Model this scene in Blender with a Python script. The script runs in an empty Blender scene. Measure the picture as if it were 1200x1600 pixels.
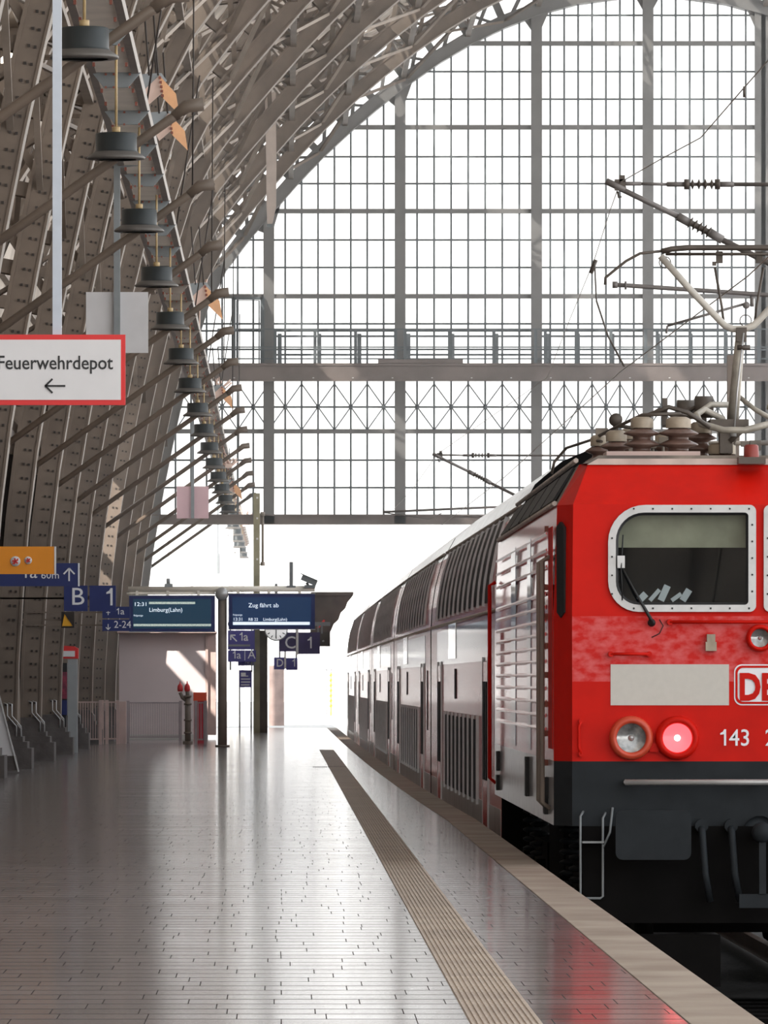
import bpy, math, random
from mathutils import Vector, Matrix
random.seed(7)
S = bpy.context.scene
COL = S.collection
PI = math.pi
# ------------------------------------------------------------ camera, world, light, exposure
FPX = 11500.0           # focal length in pixels of the 1200 px wide frame
VX, HY, EYE = 440.0, 1065.0, 1.35
cam_d = bpy.data.cameras.new('camera')
cam_d.sensor_fit = 'HORIZONTAL'; cam_d.sensor_width = 24.0
cam_d.lens = FPX / 1200.0 * 24.0
cam_d.shift_x = (600 - VX) / 1200.0
cam_d.shift_y = (HY - 800) / 1200.0
cam_d.clip_start = 0.5; cam_d.clip_end = 3000
cam = bpy.data.objects.new('camera', cam_d); COL.objects.link(cam)
cam.location = (0, 0, EYE); cam.rotation_euler = (PI / 2, 0, 0)
S.camera = cam

w = bpy.data.worlds.new('sky'); S.world = w; w.use_nodes = True
nt = w.node_tree
bg = nt.nodes['Background']
bg.inputs['Strength'].default_value = 1.15
tc = nt.nodes.new('ShaderNodeTexCoord'); sp = nt.nodes.new('ShaderNodeSeparateXYZ')
rmp = nt.nodes.new('ShaderNodeValToRGB')
nt.links.new(tc.outputs['Generated'], sp.inputs[0]); nt.links.new(sp.outputs['Z'], rmp.inputs[0])
rmp.color_ramp.elements[0].position = 0.0; rmp.color_ramp.elements[0].color = (1.0, 0.98, 0.95, 1)
rmp.color_ramp.elements[1].position = 0.6; rmp.color_ramp.elements[1].color = (0.86, 0.93, 1.0, 1)
nt.links.new(rmp.outputs[0], bg.inputs['Color'])
mr = nt.nodes.new('ShaderNodeMapRange'); nt.links.new(sp.outputs['Z'], mr.inputs['Value'])      # brighter haze along the horizon
mr.inputs['From Min'].default_value = .012; mr.inputs['From Max'].default_value = .026
mr.inputs['To Min'].default_value = 2.3; mr.inputs['To Max'].default_value = 1.15
nt.links.new(mr.outputs[0], bg.inputs['Strength'])

sun_d = bpy.data.lights.new('sun', 'SUN'); sun_d.energy = 4.0; sun_d.angle = math.radians(0.6)
sun_d.color = (1.0, 0.93, 0.84)
sun = bpy.data.objects.new('sun', sun_d); COL.objects.link(sun)
sun_dir = Vector((0.45, 0.75, -0.48)).normalized()     # travelling direction of the light: from behind the camera, upper left
sun.rotation_euler = sun_dir.to_track_quat('-Z', 'Y').to_euler()
sun.location = (-40, -60, 60)

S.view_settings.view_transform = 'Standard'
S.view_settings.look = 'None'
S.view_settings.gamma = 1.0
S.view_settings.use_curve_mapping = False
S.view_settings.exposure = 0.95
S.cycles.max_bounces = 7
S.cycles.diffuse_bounces = 4
S.cycles.glossy_bounces = 4
S.cycles.transparent_max_bounces = 24
S.cycles.use_denoising = True

# ------------------------------------------------------------ helpers
def PX(x, y, D):
    return Vector(((x - VX) / FPX * D, D, EYE + (HY - y) / FPX * D))

class MB:
    def __init__(s): s.v = []; s.f = []; s.m = []; s.sm = []
    def add(s, vs, fs, mi=0, smooth=False):
        b = len(s.v); s.v += [tuple(q) for q in vs]
        for f in fs:
            s.f.append([b + i for i in f]); s.m.append(mi); s.sm.append(smooth)
        return s
    def box(s, c, d, mi=0, rot=None):
        hx, hy, hz = d[0] / 2, d[1] / 2, d[2] / 2
        vs = [Vector((a * hx, b * hy, e * hz)) for a in (-1, 1) for b in (-1, 1) for e in (-1, 1)]
        if rot is not None: vs = [rot @ q for q in vs]
        c = Vector(c); vs = [q + c for q in vs]
        return s.add(vs, [(0, 1, 3, 2), (4, 6, 7, 5), (0, 4, 5, 1), (2, 3, 7, 6), (0, 2, 6, 4), (1, 5, 7, 3)], mi)
    def b2(s, x0, x1, y0, y1, z0, z1, mi=0):
        return s.box(((x0 + x1) / 2, (y0 + y1) / 2, (z0 + z1) / 2), (abs(x1 - x0), abs(y1 - y0), abs(z1 - z0)), mi)
    def beam(s, a, b, wd, ht, mi=0, up=(0, 1, 0)):
        a = Vector(a); b = Vector(b); d = (b - a)
        if d.length < 1e-6: return s
        d.normalize(); u = Vector(up)
        if abs(d.dot(u)) > .97: u = Vector((1, 0, 0))
        sx = d.cross(u).normalized(); uu = sx.cross(d).normalized()
        vs = []
        for p in (a, b):
            for i, j in ((-1, -1), (1, -1), (1, 1), (-1, 1)):
                vs.append(p + uu * (i * wd / 2) + sx * (j * ht / 2))
        return s.add(vs, [(0, 3, 2, 1), (4, 5, 6, 7), (0, 1, 5, 4), (1, 2, 6, 5), (2, 3, 7, 6), (3, 0, 4, 7)], mi)
    def tube(s, pts, r, n=8, mi=0, caps=True):
        pts = [Vector(p) for p in pts]
        rs = r if isinstance(r, (list, tuple)) else [r] * len(pts)
        vs = []; fs = []; pu = None
        for i, p in enumerate(pts):
            t = (pts[min(i + 1, len(pts) - 1)] - pts[max(i - 1, 0)])
            if t.length < 1e-9: t = Vector((0, 0, 1))
            t.normalize()
            u = pu if pu is not None else (Vector((0, 0, 1)) if abs(t.z) < .9 else Vector((1, 0, 0)))
            u = (u - t * u.dot(t)).normalized(); pu = u; q = t.cross(u)
            for k in range(n):
                a = 2 * PI * k / n
                vs.append(p + (u * math.cos(a) + q * math.sin(a)) * rs[i])
        for i in range(len(pts) - 1):
            for k in range(n):
                k2 = (k + 1) % n
                fs.append((i * n + k, i * n + k2, (i + 1) * n + k2, (i + 1) * n + k))
        s.add(vs, fs, mi, True)
        if caps:
            b = len(s.v) - len(vs)
            s.f.append([b + k for k in range(n)][::-1]); s.m.append(mi); s.sm.append(False)
            e = b + (len(pts) - 1) * n
            s.f.append([e + k for k in range(n)]); s.m.append(mi); s.sm.append(False)
        return s
    def lathe(s, c, prof, n=20, mi=0, axis='Z'):
        c = Vector(c); vs = []; fs = []
        for (r, h) in prof:
            for k in range(n):
                a = 2 * PI * k / n
                if axis == 'Z': q = Vector((r * math.cos(a), r * math.sin(a), h))
                elif axis == 'Y': q = Vector((r * math.cos(a), h, r * math.sin(a)))
                else: q = Vector((h, r * math.cos(a), r * math.sin(a)))
                vs.append(c + q)
        for i in range(len(prof) - 1):
            for k in range(n):
                k2 = (k + 1) % n
                fs.append((i * n + k, i * n + k2, (i + 1) * n + k2, (i + 1) * n + k))
        return s.add(vs, fs, mi, True)
    def ring(s, A, B, mi=0, closed=True):
        n = len(A); fs = []
        for i in range(n if closed else n - 1):
            j = (i + 1) % n
            fs.append((i, j, n + j, n + i))
        return s.add(list(A) + list(B), fs, mi)
    def poly(s, P, mi=0): return s.add(P, [tuple(range(len(P)))], mi)
    def prism(s, P, off, mi=0):
        off = Vector(off); n = len(P); A = [Vector(p) for p in P]; B = [p + off for p in A]
        return s.add(A + B, [tuple(range(n))[::-1], tuple(range(n, 2 * n))] + [(i, (i + 1) % n, n + (i + 1) % n, n + i) for i in range(n)], mi)
    def build(s, name, mats, parent=None, kind=None):
        me = bpy.data.meshes.new(name)
        me.from_pydata(s.v, [], s.f)
        if not isinstance(mats, (list, tuple)): mats = [mats]
        for m in mats: me.materials.append(m)
        me.polygons.foreach_set('material_index', s.m)
        me.polygons.foreach_set('use_smooth', s.sm)
        me.update()
        o = bpy.data.objects.new(name, me); COL.objects.link(o)
        if parent is not None:
            o.parent = parent
            pl = Vector((0, 0, 0)); q = parent
            while q is not None: pl += q.location; q = q.parent
            me.transform(Matrix.Translation(-pl))
        if kind: o['kind'] = kind
        return o

def tag(o, label=None, cat=None, group=None, kind=None):
    if label: o['label'] = label
    if cat: o['category'] = cat
    if group: o['group'] = group
    if kind: o['kind'] = kind
    return o
def thing(name, loc, label, cat, group=None):
    o = bpy.data.objects.new(name, None); COL.objects.link(o); o.location = loc
    o.empty_display_size = .2
    return tag(o, label, cat, group)
def copy_tree(o, parent=None):
    c = o.copy(); COL.objects.link(c); c.parent = parent
    for ch in list(o.children): copy_tree(ch, c)
    return c
def solo(mb, name, mats, label, cat, group=None):
    "one-mesh thing, its origin moved to its base"
    xs = [v[0] for v in mb.v]; ys = [v[1] for v in mb.v]; zs = [v[2] for v in mb.v]
    c = Vector(((min(xs) + max(xs)) / 2, (min(ys) + max(ys)) / 2, min(zs)))
    o = mb.build(name, mats); o.data.transform(Matrix.Translation(-c)); o.location = c
    return tag(o, label, cat, group)
ORD = ['first', 'second', 'third', 'fourth', 'fifth', 'sixth', 'seventh', 'eighth', 'ninth', 'tenth', 'eleventh', 'twelfth',
       'thirteenth', 'fourteenth', 'fifteenth', 'sixteenth', 'seventeenth', 'eighteenth', 'nineteenth', 'twentieth',
       'twenty-first', 'twenty-second', 'twenty-third', 'twenty-fourth', 'twenty-fifth']

def text(name, body, size, mat, parent, loc, align='LEFT', sx=1.0, bold=0.0, thick=0.002):
    "lettering facing the camera side (-Y), converted to a mesh; loc in world space = baseline start"
    cu = bpy.data.curves.new(name, 'FONT'); cu.body = body; cu.size = size; cu.align_x = align
    cu.extrude = thick; cu.offset = bold; cu.resolution_u = 3
    t = bpy.data.objects.new(name, cu); COL.objects.link(t)
    dg = bpy.context.evaluated_depsgraph_get()
    me = bpy.data.meshes.new_from_object(t.evaluated_get(dg))
    bpy.data.objects.remove(t); me.materials.clear(); me.materials.append(mat); me.name = name
    o = bpy.data.objects.new(name, me); COL.objects.link(o); o.parent = parent
    me.transform(Matrix.Rotation(PI / 2, 4, 'X') @ Matrix.Diagonal((sx, 1, 1, 1)))
    pl = Vector((0, 0, 0)); q = parent
    while q is not None: pl += q.location; q = q.parent
    me.transform(Matrix.Translation(Vector(loc) - pl))
    return o

# ------------------------------------------------------------ materials
def mat(name, col, rough=.6, metal=0.0, var=.0, vscale=3.0, col2=None, emit=None, estr=0, coat=0.0, bump=0.0, bscale=30, spec=.5, stretch=None):
    m = bpy.data.materials.new(name); m.use_nodes = True; n = m.node_tree.nodes; L = m.node_tree.links
    p = n['Principled BSDF']
    p.inputs['Roughness'].default_value = rough; p.inputs['Metallic'].default_value = metal
    p.inputs['Coat Weight'].default_value = coat; p.inputs['Coat Roughness'].default_value = .08
    p.inputs['Specular IOR Level'].default_value = spec
    c = (*col, 1)
    tcn = n.new('ShaderNodeTexCoord'); mp = n.new('ShaderNodeMapping')
    L.new(tcn.outputs['Object'], mp.inputs[0])
    if stretch: mp.inputs['Scale'].default_value = stretch
    nz = n.new('ShaderNodeTexNoise'); nz.inputs['Scale'].default_value = vscale; nz.inputs['Detail'].default_value = 5
    L.new(mp.outputs[0], nz.inputs['Vector'])
    mx = n.new('ShaderNodeMix'); mx.data_type = 'RGBA'
    if col2 is None: col2 = tuple(max(0, q * (1 - var)) for q in col)
    mx.inputs['A'].default_value = c; mx.inputs['B'].default_value = (*col2, 1)
    rr = n.new('ShaderNodeMapRange'); rr.inputs['From Min'].default_value = .38; rr.inputs['From Max'].default_value = .66
    L.new(nz.outputs['Fac'], rr.inputs['Value']); L.new(rr.outputs[0], mx.inputs['Factor'])
    L.new(mx.outputs['Result'], p.inputs['Base Color'])
    if bump:
        nb = n.new('ShaderNodeTexNoise'); nb.inputs['Scale'].default_value = bscale
        L.new(mp.outputs[0], nb.inputs['Vector'])
        bn = n.new('ShaderNodeBump'); bn.inputs['Strength'].default_value = bump; bn.inputs['Distance'].default_value = .01
        L.new(nb.outputs['Fac'], bn.inputs['Height']); L.new(bn.outputs[0], p.inputs['Normal'])
    if emit:
        p.inputs['Emission Color'].default_value = (*emit, 1); p.inputs['Emission Strength'].default_value = estr
    return m

M = {}
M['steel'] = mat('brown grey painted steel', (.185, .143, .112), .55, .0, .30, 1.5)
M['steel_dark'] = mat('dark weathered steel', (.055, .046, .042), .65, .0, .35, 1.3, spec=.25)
M['steel_light'] = mat('dusty light steel', (.30, .25, .21), .6, .0, .3, 1.5)
M['window_bar'] = mat('grey window bar paint', (.13, .15, .16), .5, .0, .15, 2)
M['window_post'] = mat('grey window post paint', (.20, .195, .19), .5, .0, .15, 2)
M['girder'] = mat('brownish girder paint', (.22, .18, .165), .55, .0, .3, 1.2)
M['roofskin'] = mat('beige roof boarding', (.62, .55, .48), .8, .0, .35, .6)
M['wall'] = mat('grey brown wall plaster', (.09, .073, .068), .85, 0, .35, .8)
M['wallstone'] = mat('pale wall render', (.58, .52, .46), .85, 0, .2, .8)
M['stone'] = mat('dark plinth stone', (.12, .105, .10), .75, 0, .3, 6, bump=.3)
M['edge'] = mat('edge stone', (.23, .175, .135), .6, 0, 0, 1.3, col2=(.34, .28, .225), bump=.15, bscale=60)
M['lampgreen'] = mat('dark petrol lamp enamel', (.018, .024, .026), .5, 0, .2, 5)
M['lamprim'] = mat('grey lamp rim', (.12, .11, .10), .5, 0, .2, 5)
M['grey'] = mat('grey painted metal', (.35, .37, .38), .5, 0, .1, 4)
M['pole'] = mat('pale blue grey pole paint', (.55, .60, .68), .45, 0, .06, 8)
M['polegrey'] = mat('grey pole paint', (.22, .24, .25), .5, 0, .1, 8)
M['white'] = mat('white paint', (.80, .79, .78), .5, 0, .05, 5)
M['signwhite'] = mat('white sign board', (.74, .73, .74), .5, 0, .03, 5)
M['greysign'] = mat('grey sign back', (.62, .61, .62), .55, 0, .05, 5)
M['pinksign'] = mat('faded pink sign back', (.62, .42, .45), .55, 0, .05, 5)
M['bluesign'] = mat('dark blue sign', (.010, .024, .150), .45, 0, .1, 5)
M['signblue2'] = mat('violet blue sign', (.06, .05, .32), .45, 0, .1, 5)
M['red'] = mat('sign red', (.72, .02, .02), .45, 0, .05, 5)
M['orange'] = mat('orange sign', (.95, .33, .01), .5, 0, .03, 5)
M['yellow'] = mat('warning yellow', (.85, .42, .02), .5, 0, .05, 5)
M['black'] = mat('black paint', (.012, .012, .014), .5, 0, .1, 5)
M['letter'] = mat('white lettering', (.85, .86, .9), .6, 0, 0, 5)
M['letterblack'] = mat('black lettering', (.02, .02, .022), .6, 0, 0, 5)
M['screen'] = mat('blue display screen', (.008, .03, .10), .5, 0, 0, 2, emit=(.01, .06, .17), estr=.15)
M['screen2'] = mat('teal display screen', (.006, .035, .07), .5, 0, 0, 2, emit=(.01, .07, .14), estr=.15)
M['screentext'] = mat('lit display lettering', (.8, .85, .9), .5, emit=(.75, .85, .95), estr=.45)
M['ticker'] = mat('lit ticker line', (.5, .55, .5), .5, emit=(.5, .58, .5), estr=.35, col2=(.1, .2, .25), vscale=60)
M['pinkwall'] = mat('pinkish grey enclosure panel', (.72, .62, .62), .7, 0, .12, .7)
M['pinksteel'] = mat('pale pink steel', (.62, .46, .42), .5, 0, .2, 3)
M['locored'] = mat('signal red paint', (.62, .009, .003), .5, 0, 0, 4, col2=(.54, .008, .003), spec=.14)
M['locofront'] = mat('scuffed signal red paint', (.62, .009, .003), .5, 0, 0, 3.2, col2=(.54, .008, .003), spec=.14)
M['washed'] = mat('sun dappled red paint', (.60, .012, .008), .5, 0, 0, 11, col2=(.68, .11, .11), spec=.2, stretch=(1, 1, 1.6))  # pale mottling is dappled sun painted into the red
M['locogrey'] = mat('dark grey underframe paint', (.022, .026, .030), .6, 0, .2, 5, spec=.15)
M['locoside'] = mat('side red paint', (.80, .03, .025), .24, 0, 0, 2.4, col2=(.75, .12, .12), coat=.5)
M['sideskirt'] = mat('pale grey skirt paint', (.42, .42, .42), .3, .2, .3, 6, coat=.5)
M['locoroof'] = mat('sooty roof metal', (.10, .085, .075), .6, .1, 0, 2.5, col2=(.32, .27, .22))
M['rooftop'] = mat('dusty pale roof edge', (.60, .52, .46), .5, 0, .25, 5)
M['silver'] = mat('aluminium frame', (.50, .50, .50), .35, .4, .12, 8)
M['rubber'] = mat('black rubber', (.010, .010, .011), .55, 0, .2, 5)
M['under'] = mat('sooty underframe', (.006, .0055, .0055), .8, 0, .3, 4, spec=.08)
M['blind'] = mat('beige roller blind', (.62, .55, .38), .8, 0, .25, 4)
M['cabdark'] = mat('dark cab lining', (.020, .022, .026), .8, 0, .2, 4)
M['cream'] = mat('cream number panel', (.60, .57, .52), .5, 0, .04, 20)
M['insul'] = mat('brown ceramic insulator', (.16, .095, .075), .25, 0, .3, 8)
M['insulcap'] = mat('dusty insulator cap', (.40, .33, .25), .5, .2, .3, 8)
M['panto'] = mat('worn pantograph tube', (.46, .42, .36), .45, .2, .35, 6)
M['pantodark'] = mat('dark pantograph metal', (.11, .09, .075), .5, .3, .3, 6)
M['wiresteel'] = mat('cantilever steel', (.20, .18, .17), .5, .2, .2, 4)
M['wire'] = mat('copper wire patina', (.42, .38, .34), .5, .3, .1, 4)
M['lens'] = mat('clear lamp lens', (.32, .33, .33), .12, .5, .5, 22)
M['lensred'] = mat('lit red lamp lens', (.8, .02, .02), .2, emit=(1.0, .05, .06), estr=2.2)
M['lenscore'] = mat('lamp core', (1, .6, .6), .2, emit=(1, .55, .5), estr=3.0)
M['ballast'] = mat('dark oily ballast', (.035, .030, .027), .9, 0, .5, 14, bump=.8, bscale=20)
M['rail'] = mat('rusty rail', (.12, .07, .05), .45, .5, .3, 5)
M['coachred'] = mat('coach red paint', (.72, .05, .055), .24, 0, 0, .8, col2=(.74, .16, .16), spec=.5, coat=.22)
M['coachpanel'] = mat('white class panel', (.8, .78, .78), .2, 0, .05, 2, coat=.9)
M['coachdark'] = mat('coach grey window band', (.16, .16, .20), .25, 0, .2, 1, coat=.5)
M['coachlow'] = mat('coach light grey sill', (.52, .48, .47), .35, 0, .25, 2, coat=.3)
M['coachroof'] = mat('coach roof grey', (.42, .40, .40), .30, .1, .3, 1.5, coat=.6)
M['glassdark'] = mat('tinted window glass', (.005, .006, .007), .4, 0, 0, 2, spec=.05)
M['concrete'] = mat('pale outdoor concrete', (.62, .60, .57), .8, 0, .15, .5)
M['orangeplate'] = mat('amber reflector plate', (.62, .30, .12), .4, 0, .2, 4)
M['pinkplate'] = mat('pale pink reflector plate', (.80, .60, .52), .4, 0, .1, 6)
M['greyplate'] = mat('blue grey plate', (.30, .33, .35), .5, 0, .1, 6)
M['ductpanel'] = mat('cream soffit panel', (.96, .89, .78), .6, 0, .12, 2.2)
M['ductrib'] = mat('grey brown soffit rib', (.26, .22, .19), .5, 0, .2, 3)
M['bolt'] = mat('rust red bolt', (.28, .08, .05), .5, 0, .2, 3)
M['yrod'] = mat('yellowed hanging rod', (.50, .36, .18), .5, 0, .3, 8)
M['brownbark'] = mat('canopy timber', (.09, .07, .055), .7, 0, .4, 3)
M['dial'] = mat('backlit clock dial', (.85, .85, .85), .5, emit=(1, 1, 1), estr=.25)
M['glow'] = mat('fluorescent tube', (.9, .85, .75), .5, emit=(1, .9, .75), estr=2.2)

def glass_mat(name, tint, gl, rough=.02):
    m = bpy.data.materials.new(name); m.use_nodes = True; n = m.node_tree.nodes; L = m.node_tree.links
    n.remove(n['Principled BSDF']); out = n['Material Output']
    tr = n.new('ShaderNodeBsdfTransparent'); tr.inputs[0].default_value = (*tint, 1)
    g = n.new('ShaderNodeBsdfGlossy'); g.inputs['Roughness'].default_value = rough
    fr = n.new('ShaderNodeFresnel'); fr.inputs[0].default_value = 1.45
    ma = n.new('ShaderNodeMath'); ma.operation = 'MULTIPLY'; ma.inputs[1].default_value = gl
    L.new(fr.outputs[0], ma.inputs[0])
    mx = n.new('ShaderNodeMixShader'); L.new(ma.outputs[0], mx.inputs[0]); L.new(tr.outputs[0], mx.inputs[1]); L.new(g.outputs[0], mx.inputs[2])
    L.new(mx.outputs[0], out.inputs['Surface']); return m
M['pane'] = glass_mat('clear window pane', (.97, .98, .98), .6)
M['cabglass'] = glass_mat('tinted windscreen glass', (.62, .68, .70), .45)

def floor_mat():
    m = bpy.data.materials.new('glazed platform paving'); m.use_nodes = True; n = m.node_tree.nodes; L = m.node_tree.links
    p = n['Principled BSDF']
    tcn = n.new('ShaderNodeTexCoord')
    sx_ = n.new('ShaderNodeSeparateXYZ'); L.new(tcn.outputs['Object'], sx_.inputs[0])
    ROW = .46
    dv = n.new('ShaderNodeMath'); dv.operation = 'DIVIDE'; L.new(sx_.outputs['Y'], dv.inputs[0]); dv.inputs[1].default_value = ROW
    fl = n.new('ShaderNodeMath'); fl.operation = 'FLOOR'; L.new(dv.outputs[0], fl.inputs[0])
    wn = n.new('ShaderNodeTexWhiteNoise'); wn.noise_dimensions = '1D'; L.new(fl.outputs[0], wn.inputs['W'])
    po = n.new('ShaderNodeMath'); po.operation = 'POWER'; L.new(wn.outputs['Value'], po.inputs[0]); po.inputs[1].default_value = 2.5
    ax = n.new('ShaderNodeMath'); ax.operation = 'MULTIPLY_ADD'; L.new(po.outputs[0], ax.inputs[0]); ax.inputs[1].default_value = .45; L.new(sx_.outputs['X'], ax.inputs[2])
    m8 = n.new('ShaderNodeMath'); m8.operation = 'MULTIPLY'; L.new(ax.outputs[0], m8.inputs[0]); m8.inputs[1].default_value = 7.0
    cb = n.new('ShaderNodeCombineXYZ'); L.new(m8.outputs[0], cb.inputs['X']); L.new(sx_.outputs['Y'], cb.inputs['Y'])
    br = n.new('ShaderNodeTexBrick'); br.offset = .5; br.offset_frequency = 2; br.squash = 1.5; br.squash_frequency = 3
    br.inputs['Scale'].default_value = 1.0; br.inputs['Brick Width'].default_value = 7 * .36; br.inputs['Row Height'].default_value = ROW
    br.inputs['Mortar Size'].default_value = .017; br.inputs['Mortar Smooth'].default_value = .3
    br.inputs['Color1'].default_value = (.19, .172, .172, 1); br.inputs['Color2'].default_value = (.25, .222, .222, 1)
    br.inputs['Mortar'].default_value = (.03, .025, .025, 1)
    L.new(cb.outputs[0], br.inputs['Vector'])
    # slab-to-slab differences in polish and lie
    nz = n.new('ShaderNodeTexNoise'); nz.inputs['Scale'].default_value = 1.0; nz.inputs['Detail'].default_value = 6
    mp2 = n.new('ShaderNodeMapping'); mp2.inputs['Scale'].default_value = (.35, 1.7, 1); L.new(tcn.outputs['Object'], mp2.inputs[0]); L.new(mp2.outputs[0], nz.inputs['Vector'])
    rr = n.new('ShaderNodeMapRange'); rr.inputs['To Min'].default_value = .08; rr.inputs['To Max'].default_value = .18; p.inputs['IOR'].default_value = 2.3
    L.new(nz.outputs['Fac'], rr.inputs['Value'])
    ad = n.new('ShaderNodeMath'); ad.operation = 'MULTIPLY_ADD'; L.new(br.outputs['Fac'], ad.inputs[0]); ad.inputs[1].default_value = .5
    L.new(rr.outputs[0], ad.inputs[2]); L.new(ad.outputs[0], p.inputs['Roughness'])
    L.new(br.outputs['Color'], p.inputs['Base Color'])
    p.inputs['Specular IOR Level'].default_value = .55
    sm = n.new('ShaderNodeMath'); sm.operation = 'MULTIPLY'; L.new(br.outputs['Fac'], sm.inputs[0]); sm.inputs[1].default_value = -1
    bn = n.new('ShaderNodeBump'); bn.inputs['Strength'].default_value = .10; bn.inputs['Distance'].default_value = .004
    L.new(sm.outputs[0], bn.inputs['Height'])
    sp2 = n.new('ShaderNodeMath'); sp2.operation = 'MULTIPLY'; sp2.inputs[1].default_value = .55; L.new(br.outputs['Fac'], sp2.inputs[0])
    sb = n.new('ShaderNodeMath'); sb.operation = 'SUBTRACT'; sb.inputs[0].default_value = .55; L.new(sp2.outputs[0], sb.inputs[1]); L.new(sb.outputs[0], p.inputs['Specular IOR Level'])
    L.new(bn.outputs[0], p.inputs['Normal'])
    return m
M['floor'] = floor_mat()
def tactile_mat():
    m = bpy.data.materials.new('ribbed guide paving'); m.use_nodes = True; n = m.node_tree.nodes; L = m.node_tree.links
    p = n['Principled BSDF']; p.inputs['Roughness'].default_value = .5
    tcn = n.new('ShaderNodeTexCoord'); br = n.new('ShaderNodeTexBrick'); br.offset = 0
    br.inputs['Scale'].default_value = 1; br.inputs['Brick Width'].default_value = .60; br.inputs['Row Height'].default_value = .30; br.inputs['Mortar Size'].default_value = .006
    br.inputs['Color1'].default_value = (.48, .40, .33, 1); br.inputs['Color2'].default_value = (.38, .31, .26, 1); br.inputs['Mortar'].default_value = (.04, .03, .03, 1)
    L.new(tcn.outputs['Object'], br.inputs['Vector']); L.new(br.outputs['Color'], p.inputs['Base Color']); return m
M['tactile'] = tactile_mat()

# ------------------------------------------------------------ shared geometry of the place
def off(Y):            # the track and platform edge bend gently left with distance
    return 0.0 if Y < 72 else -0.30 * (1 - math.exp(-(Y - 72) / 42.0)) - (0.0022 * (Y - 215) if Y > 215 else 0)
XC = 3.507             # track centre
HALL = 215.0; BAY = 11.2
ARCH_Y = [HALL - BAY * k for k in range(16)]

# ------------------------------------------------------------ floor, edge, guide strip, track bed
def ribbon(x0, x1, z0, z1, ys, bend=True):
    b = MB(); sec = []
    for Y in ys:
        o0 = off(Y) if bend in (True, 'right') else 0; o1 = off(Y) if bend is True else 0
        sec.append([(x0 + (o0 if bend is True else 0), Y, z0), (x1 + o0, Y, z0), (x1 + o0, Y, z1), (x0 + (o0 if bend is True else 0), Y, z1)])
    for a, c in zip(sec, sec[1:]): b.ring([Vector(q) for q in a], [Vector(q) for q in c])
    b.poly([Vector(q) for q in sec[0]]); b.poly([Vector(q) for q in sec[-1]][::-1])
    return b
YS = [-6, 20, 40, 60, 72] + [72 + 11 * i for i in range(1, 14)]
YO = [215 + 15 * i for i in range(0, 14)]
f = ribbon(-9.0, 1.61, -1.1, 0, YS, 'right'); f.build('floor', M['floor'], kind='structure')
f = ribbon(1.61, 1.90, -1.1, .004, YS, True); f.build('trim_1', M['edge'], kind='structure')
f = ribbon(-9.0, 1.61, -1.1, 0, YO, 'right'); f.build('platform_outdoors', M['concrete'], kind='structure')
f = ribbon(1.61, 1.90, -1.1, .004, YO, True); f.build('trim_2', M['concrete'], kind='structure')
f = MB(); f.b2(1.9, 30, 20, 225, -1.4, -1.12); f.build('ground_track_bed', M['ballast'], kind='structure')
f = MB(); f.b2(1.0, 60, 225, 600, -1.4, -1.12); f.b2(-80, -9, 215, 600, -1.4, -.3); f.b2(-9, 1.0, 410, 600, -1.4, -.3); f.build('ground_outdoors', M['concrete'], kind='structure')
# guide strip: ribs run along the platform
f = MB(); n = 12; tw = 1.03 - .744
for i in range(n):
    x0 = .744 + tw * i / n
    f.b2(x0 + .003, x0 + tw / n - .009, 20, 145.3, .0005, .008)
f.b2(.744, 1.03, 20, 145.3, .0, .002)
tag(f.build('guide_strip', M['tactile']), kind='structure')
f = MB()
for i in range(16): f.b2(.50 + i * .033, .515 + i * .033, 116.0, 116.35, .0005, .010)
f.build('guide_strip_cross_row', M['stone'], kind='structure')
# rails and sleepers under the train
for s_, nm in ((-1, 'nearer the platform'), (1, 'on the far side of the track')):
    f = MB(); ys = [40, 60, 72] + [72 + 11 * i for i in range(1, 20)]
    for a, b in zip(ys, ys[1:]): f.beam((XC + s_ * .75 + off(a), a, -1.02), (XC + s_ * .75 + off(b), b, -1.02), .07, .15, up=(1, 0, 0))
    solo(f, 'rail', M['rail'], 'rusty running rail under the red locomotive, ' + nm, 'rail')
for i in range(6):
    f = MB(); f.b2(XC - 1.3, XC + 1.3, 52.6 + i * .65, 52.86 + i * .65, -1.13, -1.06)
    solo(f, 'sleeper', M['under'], 'dark sleeper below the locomotive front, ' + ORD[i] + ' from the near side', 'sleeper', 'sleepers in the shadow below the locomotive')

# ------------------------------------------------------------ the hall: arch profile
PROF = [(-4.13, .55), (-4.11, 1.6), (-3.90, 4.3), (-3.42, 7.2), (-2.80, 10.04), (-2.06, 12.6), (-1.2, 13.95), (-.37, 14.95), (1.12, 16.6), (2.99, 18.26),
        (4.86, 19.60), (6.6, 20.50), (8.6, 21.15), (10.8, 21.4)]
def cr(P, n):
    out = []
    for i in range(len(P) - 1):
        p0 = Vector(P[max(i - 1, 0)]); p1 = Vector(P[i]); p2 = Vector(P[i + 1]); p3 = Vector(P[min(i + 2, len(P) - 1)])
        for k in range(n):
            t = k / n
            out.append(.5 * ((2 * p1) + (-p0 + p2) * t + (2 * p0 - 5 * p1 + 4 * p2 - p3) * t * t + (-p0 + 3 * p1 - 3 * p2 + p3) * t ** 3))
    out.append(Vector(P[-1])); return out
half = cr(PROF, 4)
full = half + [Vector((21.6 - p.x, p.y)) for p in half[-2::-1]]
def resample(P, n):
    L = [0]
    for a, b in zip(P, P[1:]): L.append(L[-1] + (b - a).length)
    out = []; j = 0
    for i in range(n + 1):
        s_ = L[-1] * i / n
        while j < len(L) - 2 and L[j + 1] < s_: j += 1
        t = (s_ - L[j]) / (L[j + 1] - L[j]); out.append(P[j].lerp(P[j + 1], t))
    return out
NN = 52
INN = resample(full, NN)
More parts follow.
